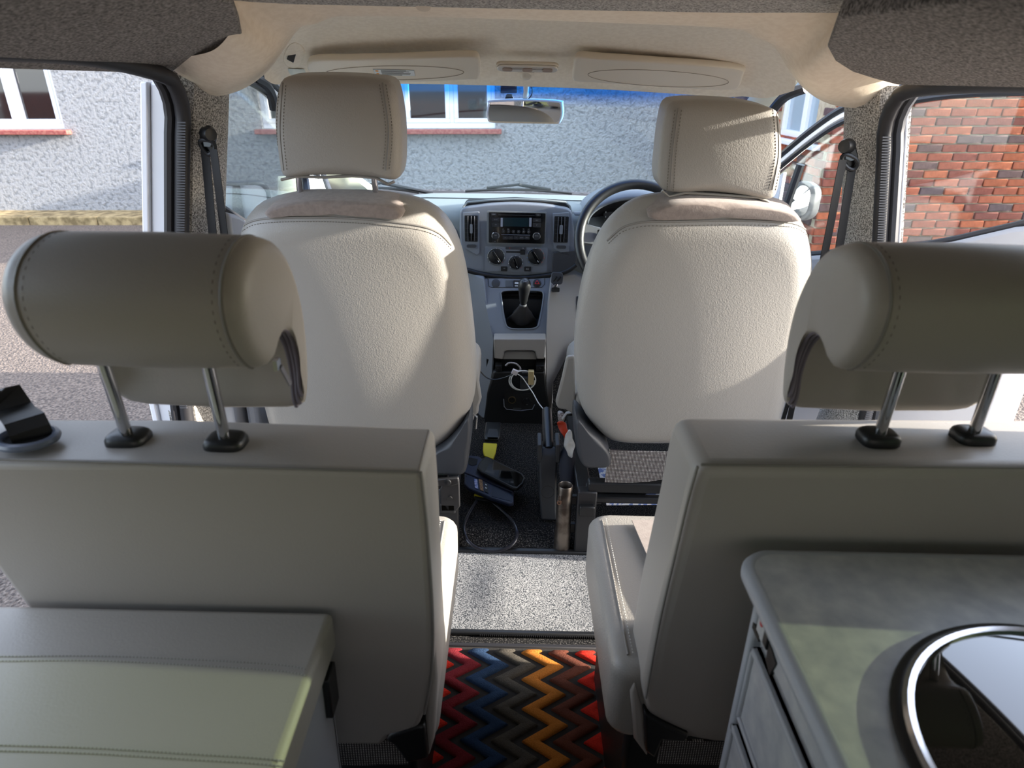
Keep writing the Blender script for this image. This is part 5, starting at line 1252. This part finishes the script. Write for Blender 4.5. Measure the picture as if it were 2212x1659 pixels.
def wall_with_holes(name, mat, x0, x1, z0, z1, holes, Y, th):
    """frontal wall, holes = [(xa, xb, za, zb)...] side by side"""
    root_mb = MB(); xs = x0
    for (a, b, c, d) in sorted(holes):
        root_mb.box(((xs+a)/2, Y+th/2, (z0+z1)/2), (a-xs, th, z1-z0))
        root_mb.box(((a+b)/2, Y+th/2, (z0+c)/2), (b-a, th, c-z0)); root_mb.box(((a+b)/2, Y+th/2, (d+z1)/2), (b-a, th, z1-d)); xs = b
    root_mb.box(((xs+x1)/2, Y+th/2, (z0+z1)/2), (x1-xs, th, z1-z0))
    return eb(root_mb, name, mat)
def zat(py, px=1000): return PE(px, py, Y=WY).z
def xat(px, py=230): return PE(px, py, Y=WY).x
sz = zat(283)
WH = sz + 1.25
hA = (xat(-260), xat(128), sz+.03, WH); hB = (xat(560), xat(1070), sz+.03, WH)
houses = struct(wall_with_holes('wall_front', RENDER, -16, 2.86, GZ, 4.2, [hA, hB], WY, .25), 'white roughcast house wall ahead of the van')
SILLR = M('red_sill_paint', S(140, 66, 62), .7, c2=S(160, 96, 84), vscale=30)
PVC = M('white_pvc', S(228, 230, 238), .35)
PANE = M('house_window_glass', S(22, 26, 30), .04, coat=1.0, spec=.9)
def house_window(name, hole, mull, label):
    a, b, c, d = hole; root = sroot(name, ME @ V(((a+b)/2, WY, c)), label); f = .055; Yf = WY+.07
    def bar(x0, x1, z0, z1, y=Yf, t=.06, nm='frame_bar'): eb(MB().box(((x0+x1)/2, y, (z0+z1)/2), (x1-x0, t, z1-z0)), nm, PVC, root, bevel=.006)
    bar(a, b, c, c+.07); bar(a, b, d-f, d); bar(a, a+f, c+.07, d-f); bar(b-f, b, c+.07, d-f)
    edges = [a+f] + sum([[m-.03, m+.03] for m in mull], []) + [b-f]
    for m in mull: bar(m-.03, m+.03, c+.07, d-f)
    for i in range(0, len(edges), 2):
        x0, x1 = edges[i], edges[i+1]; s = .055
        for q in ((x0, x1, c+.07, c+.07+s), (x0, x1, d-f-s, d-f), (x0, x0+s, c+.07+s, d-f-s), (x1-s, x1, c+.07+s, d-f-s)): bar(*q, y=Yf-.012, t=.05, nm='casement_bar')
        eb(MB().box(((x0+x1)/2, Yf+.01, (c+d)/2), (x1-x0, .01, d-c-.1)), 'pane', PANE, root)
        if name == 'window_3' and i == len(edges)-2: eb(MB().box((x0+.035, Yf-.045, (c+d)/2+.02), (.02, .03, .14)), 'handle', PVC, root, bevel=.004)
    eb(MB().box(((a+b)/2, WY-.03, c-.035), (b-a+.16, .16, .06)), 'sill', SILLR, root, bevel=.01)
    return root
house_window('window_2', hB, [xat(760), xat(870), xat(975)], 'white house window above the dashboard')
house_window('window_3', hA, [xat(-120), xat(28)], 'white house window seen through the open left door')
# kerb and paving along the house
KER = M('mossy_concrete', S(170, 150, 110), .9, c2=S(112, 96, 66), vscale=9, vlo=.4, vhi=.62, vdetail=9, bump=('noise', 40, .7, .02))
kroot = sroot('trim_11', ME @ V((-6, WY-.5, GZ)), 'mossy concrete kerb below the white wall')
x = -11.0; i = 0
while x < 2.6:
    L = .91; eb(MB().box((x+L/2, WY-.55, GZ+.04), (L-.008, .14, .14)), 'kerb_stone', KER, kroot, bevel=.015); x += L; i += 1
eb(MB().box((-4.5, WY-.24, GZ+.045), (13, .48, .09)), 'paving_strip', KER, kroot)

# brick wing of the house, one brick at a time where it shows
MORT = M('pale_mortar', S(186, 174, 152), .95, c2=S(166, 152, 130), vscale=20, bump=('noise', 60, .6, .01))
BRC = [S(146, 80, 62), S(158, 88, 64), S(130, 74, 63), S(168, 94, 66), S(138, 80, 68), S(120, 70, 62), S(162, 90, 66), S(104, 80, 78), S(150, 82, 63), S(128, 70, 59), S(156, 86, 60), S(96, 78, 80)]
BRICK = M('red_brick', S(170, 90, 65), .9, objrand=BRC, bump=('noise', 40, .5, .006), spec=.2)
BY = 6.42; BX = PE(1776, 400, Y=BY).x
wing = sroot('wall_right_brick', ME @ V((BX+1.5, BY, GZ)), 'red brick wing of the house with pale mortar')
MB_ = MB().box((BX+4.5+.012, BY+.20+.008, .65), (9.0, .40, 2.4)); eb(MB_, 'mortar_core', MORT, wing)
bw_, bh_, bd_ = .215, .065, .05
meshes = []
for v in range(5):
    mb = MB().box((0, 0, 0), (bw_, bd_, bh_))
    o = mb.build('brick', BRICK, None)
    bm = bmesh.new(); bm.from_mesh(o.data)
    random.seed(40+v)
    bmesh.ops.bevel(bm, geom=list(bm.edges), offset=.006, segments=1, affect='EDGES')
    for vv in bm.verts: vv.co += V((random.uniform(-.0022, .0022), random.uniform(-.002, .002), random.uniform(-.0022, .0022)))
    bm.to_mesh(o.data); bm.free(); meshes.append(o.data); bpy.data.objects.remove(o)
wing_loc = parent_loc(wing); count = 0; rest = MB(); rng = random.Random(5)
rows_n = int((1.85-GZ)/.075)
def put(center, rotz):
    global count
    o = bpy.data.objects.new('brick', rng.choice(meshes)); col.objects.link(o); o.parent = wing
    m = ME @ Matrix.Translation(center) @ Matrix.Rotation(rotz, 4, 'Z')
    m.translation -= wing_loc
    o.matrix_local = m; count += 1
cand = []
for r_ in range(rows_n):
    z = GZ+.0375+r_*.075
    for c_ in range(14):
        x = BX + .1125 + c_*.225 - (.1125 if r_ % 2 else 0)
        if x-.1125 < BX-.01: x_ = BX+.05
        cand.append(('f', V((max(x, BX+.105), BY+.012+rng.uniform(-.003, .003), z)), 0))
    for c_ in range(13):
        y = BY + .1125 + c_*.225 + (.1125 if r_ % 2 == 0 else 0)
        cand.append(('s', V((BX+.012+rng.uniform(-.003, .003), y, z)), R(90)))
holeS = (6.62, 7.75)   # window in the return wall
vis = []
Rm = cam.matrix_world.inverted()
def proj(p):
    q = Rm @ (ME @ p); return (W0/2 + F*q.x/-q.z, H0/2 - F*q.y/-q.z)
sw_z0 = PE(1694, 296, X=BX).z; 
for k, p, a in cand:
    if k == 's' and holeS[0]-.05 < p.y < holeS[1]+.05 and sw_z0-.0 < p.z < sw_z0+1.05: continue
    u, v = proj(p)
    area = (1.0 if k == 'f' else .35)
    inview = (1690 < u < 2260 and 165 < v < 600)
    if k == 's': inview = 1640 < u < 1800 and 165 < v < 480
    vis.append((0 if inview else 1, 0 if k == 'f' else 1, p.y if k == 's' else p.x, p, a))
vis.sort(key=lambda t: t[:3])
for j, (iv, _, _, p, a) in enumerate(vis):
    if iv == 0 and count < 300: put(p, a)
    else:
        sz_ = (bw_, bd_, bh_) if a == 0 else (bd_, bw_, bh_)
        rest.box(p, sz_)
ro = eb(rest, 'brickwork', M('red_brick_far', S(172, 90, 66), .9, c2=S(132, 74, 62), vscale=5, bump=('noise', 40, .5, .006)), wing); ro['kind'] = 'stuff'
# return wall behind its bricks, with a white window
yA, yB = BY+.02, WY
for (a, b, c, d) in ((yA, holeS[0], GZ, 1.85), (holeS[1], yB, GZ, 1.85), (holeS[0], holeS[1], GZ, sw_z0), (holeS[0], holeS[1], sw_z0+1.0, 1.85)):
    eb(MB().box((BX+.020+.15, (a+b)/2, (c+d)/2), (.30, b-a, d-c)), 'mortar_core', MORT, wing)
rwn = sroot('window_4', ME @ V((BX, 7.2, sw_z0)), 'white window in the brick return wall')
def sbar(y0, y1, z0, z1, t=.06, nm='frame_bar', m=PVC, x=BX+.06): eb(MB().box((x, (y0+y1)/2, (z0+z1)/2), (t, y1-y0, z1-z0)), nm, m, rwn, bevel=.005 if m is PVC else 0)
a, b = holeS; c, d = sw_z0, sw_z0+1.0
for q in ((a, b, c, c+.07), (a, b, d-.06, d), (a, a+.06, c+.07, d-.06), (b-.06, b, c+.07, d-.06), ((a+b)/2-.05, (a+b)/2+.05, c+.07, d-.06)): sbar(*q)
sbar(a, b, c, d, .008, 'pane', M('frosted_pane', S(150, 168, 180), .2, coat=.6), BX+.07)
eb(MB().box((BX-.02, (a+b)/2, c-.03), (.14, b-a+.1, .05)), 'sill', PVC, rwn, bevel=.01)
# brick garden wall, grass bank behind the van (seen in window and mirror reflections)
gw = struct(eb(MB().box((-6, -13, GZ+.7), (34, .3, 1.4)), 'wall_back', M('garden_brick', S(150, 86, 66), .9, c2=S(112, 70, 58), vscale=8, aniso=(1, 1, 4))), 'low brick garden wall across the yard behind')
gb2 = struct(eb(MB().box((-6, -12.2, GZ+.12), (34, 1.3, .24)), 'trim_12', M('grass_green', S(86, 108, 48), .9, c2=S(120, 136, 70), vscale=12)), 'grass verge in front of the garden wall')

# scuttle panel under the wipers
struct(MB().box((.04, 3.14, .66), (1.40, .22, .05)).build('trim_13', BLACK, bevel=.01), 'black scuttle panel at the foot of the windscreen')

# engine bay, underbody and skirts of the van (mostly hidden, they cast the van's shadow on the yard)
body = sroot('wall_front_bonnet', (.03, 3.4, 0), 'white bonnet and nose of the van')
MB().prism([V((-.72, 3.05, .60)), V((-.72, 3.30, .58)), V((-.72, 3.62, .48)), V((-.72, 3.78, .30)), V((-.72, 3.80, -.30)), V((-.72, 2.62, -.30)), V((-.72, 2.62, .30)), V((-.72, 3.05, .40))], (1.50, 0, 0)).build('nose', WHITE, body, bevel=.03)
struct(MB().box((.03, 1.5, -.25), (1.40, 4.4, .28)).build('floor_underbody', BLACK_M), 'black underside of the van')
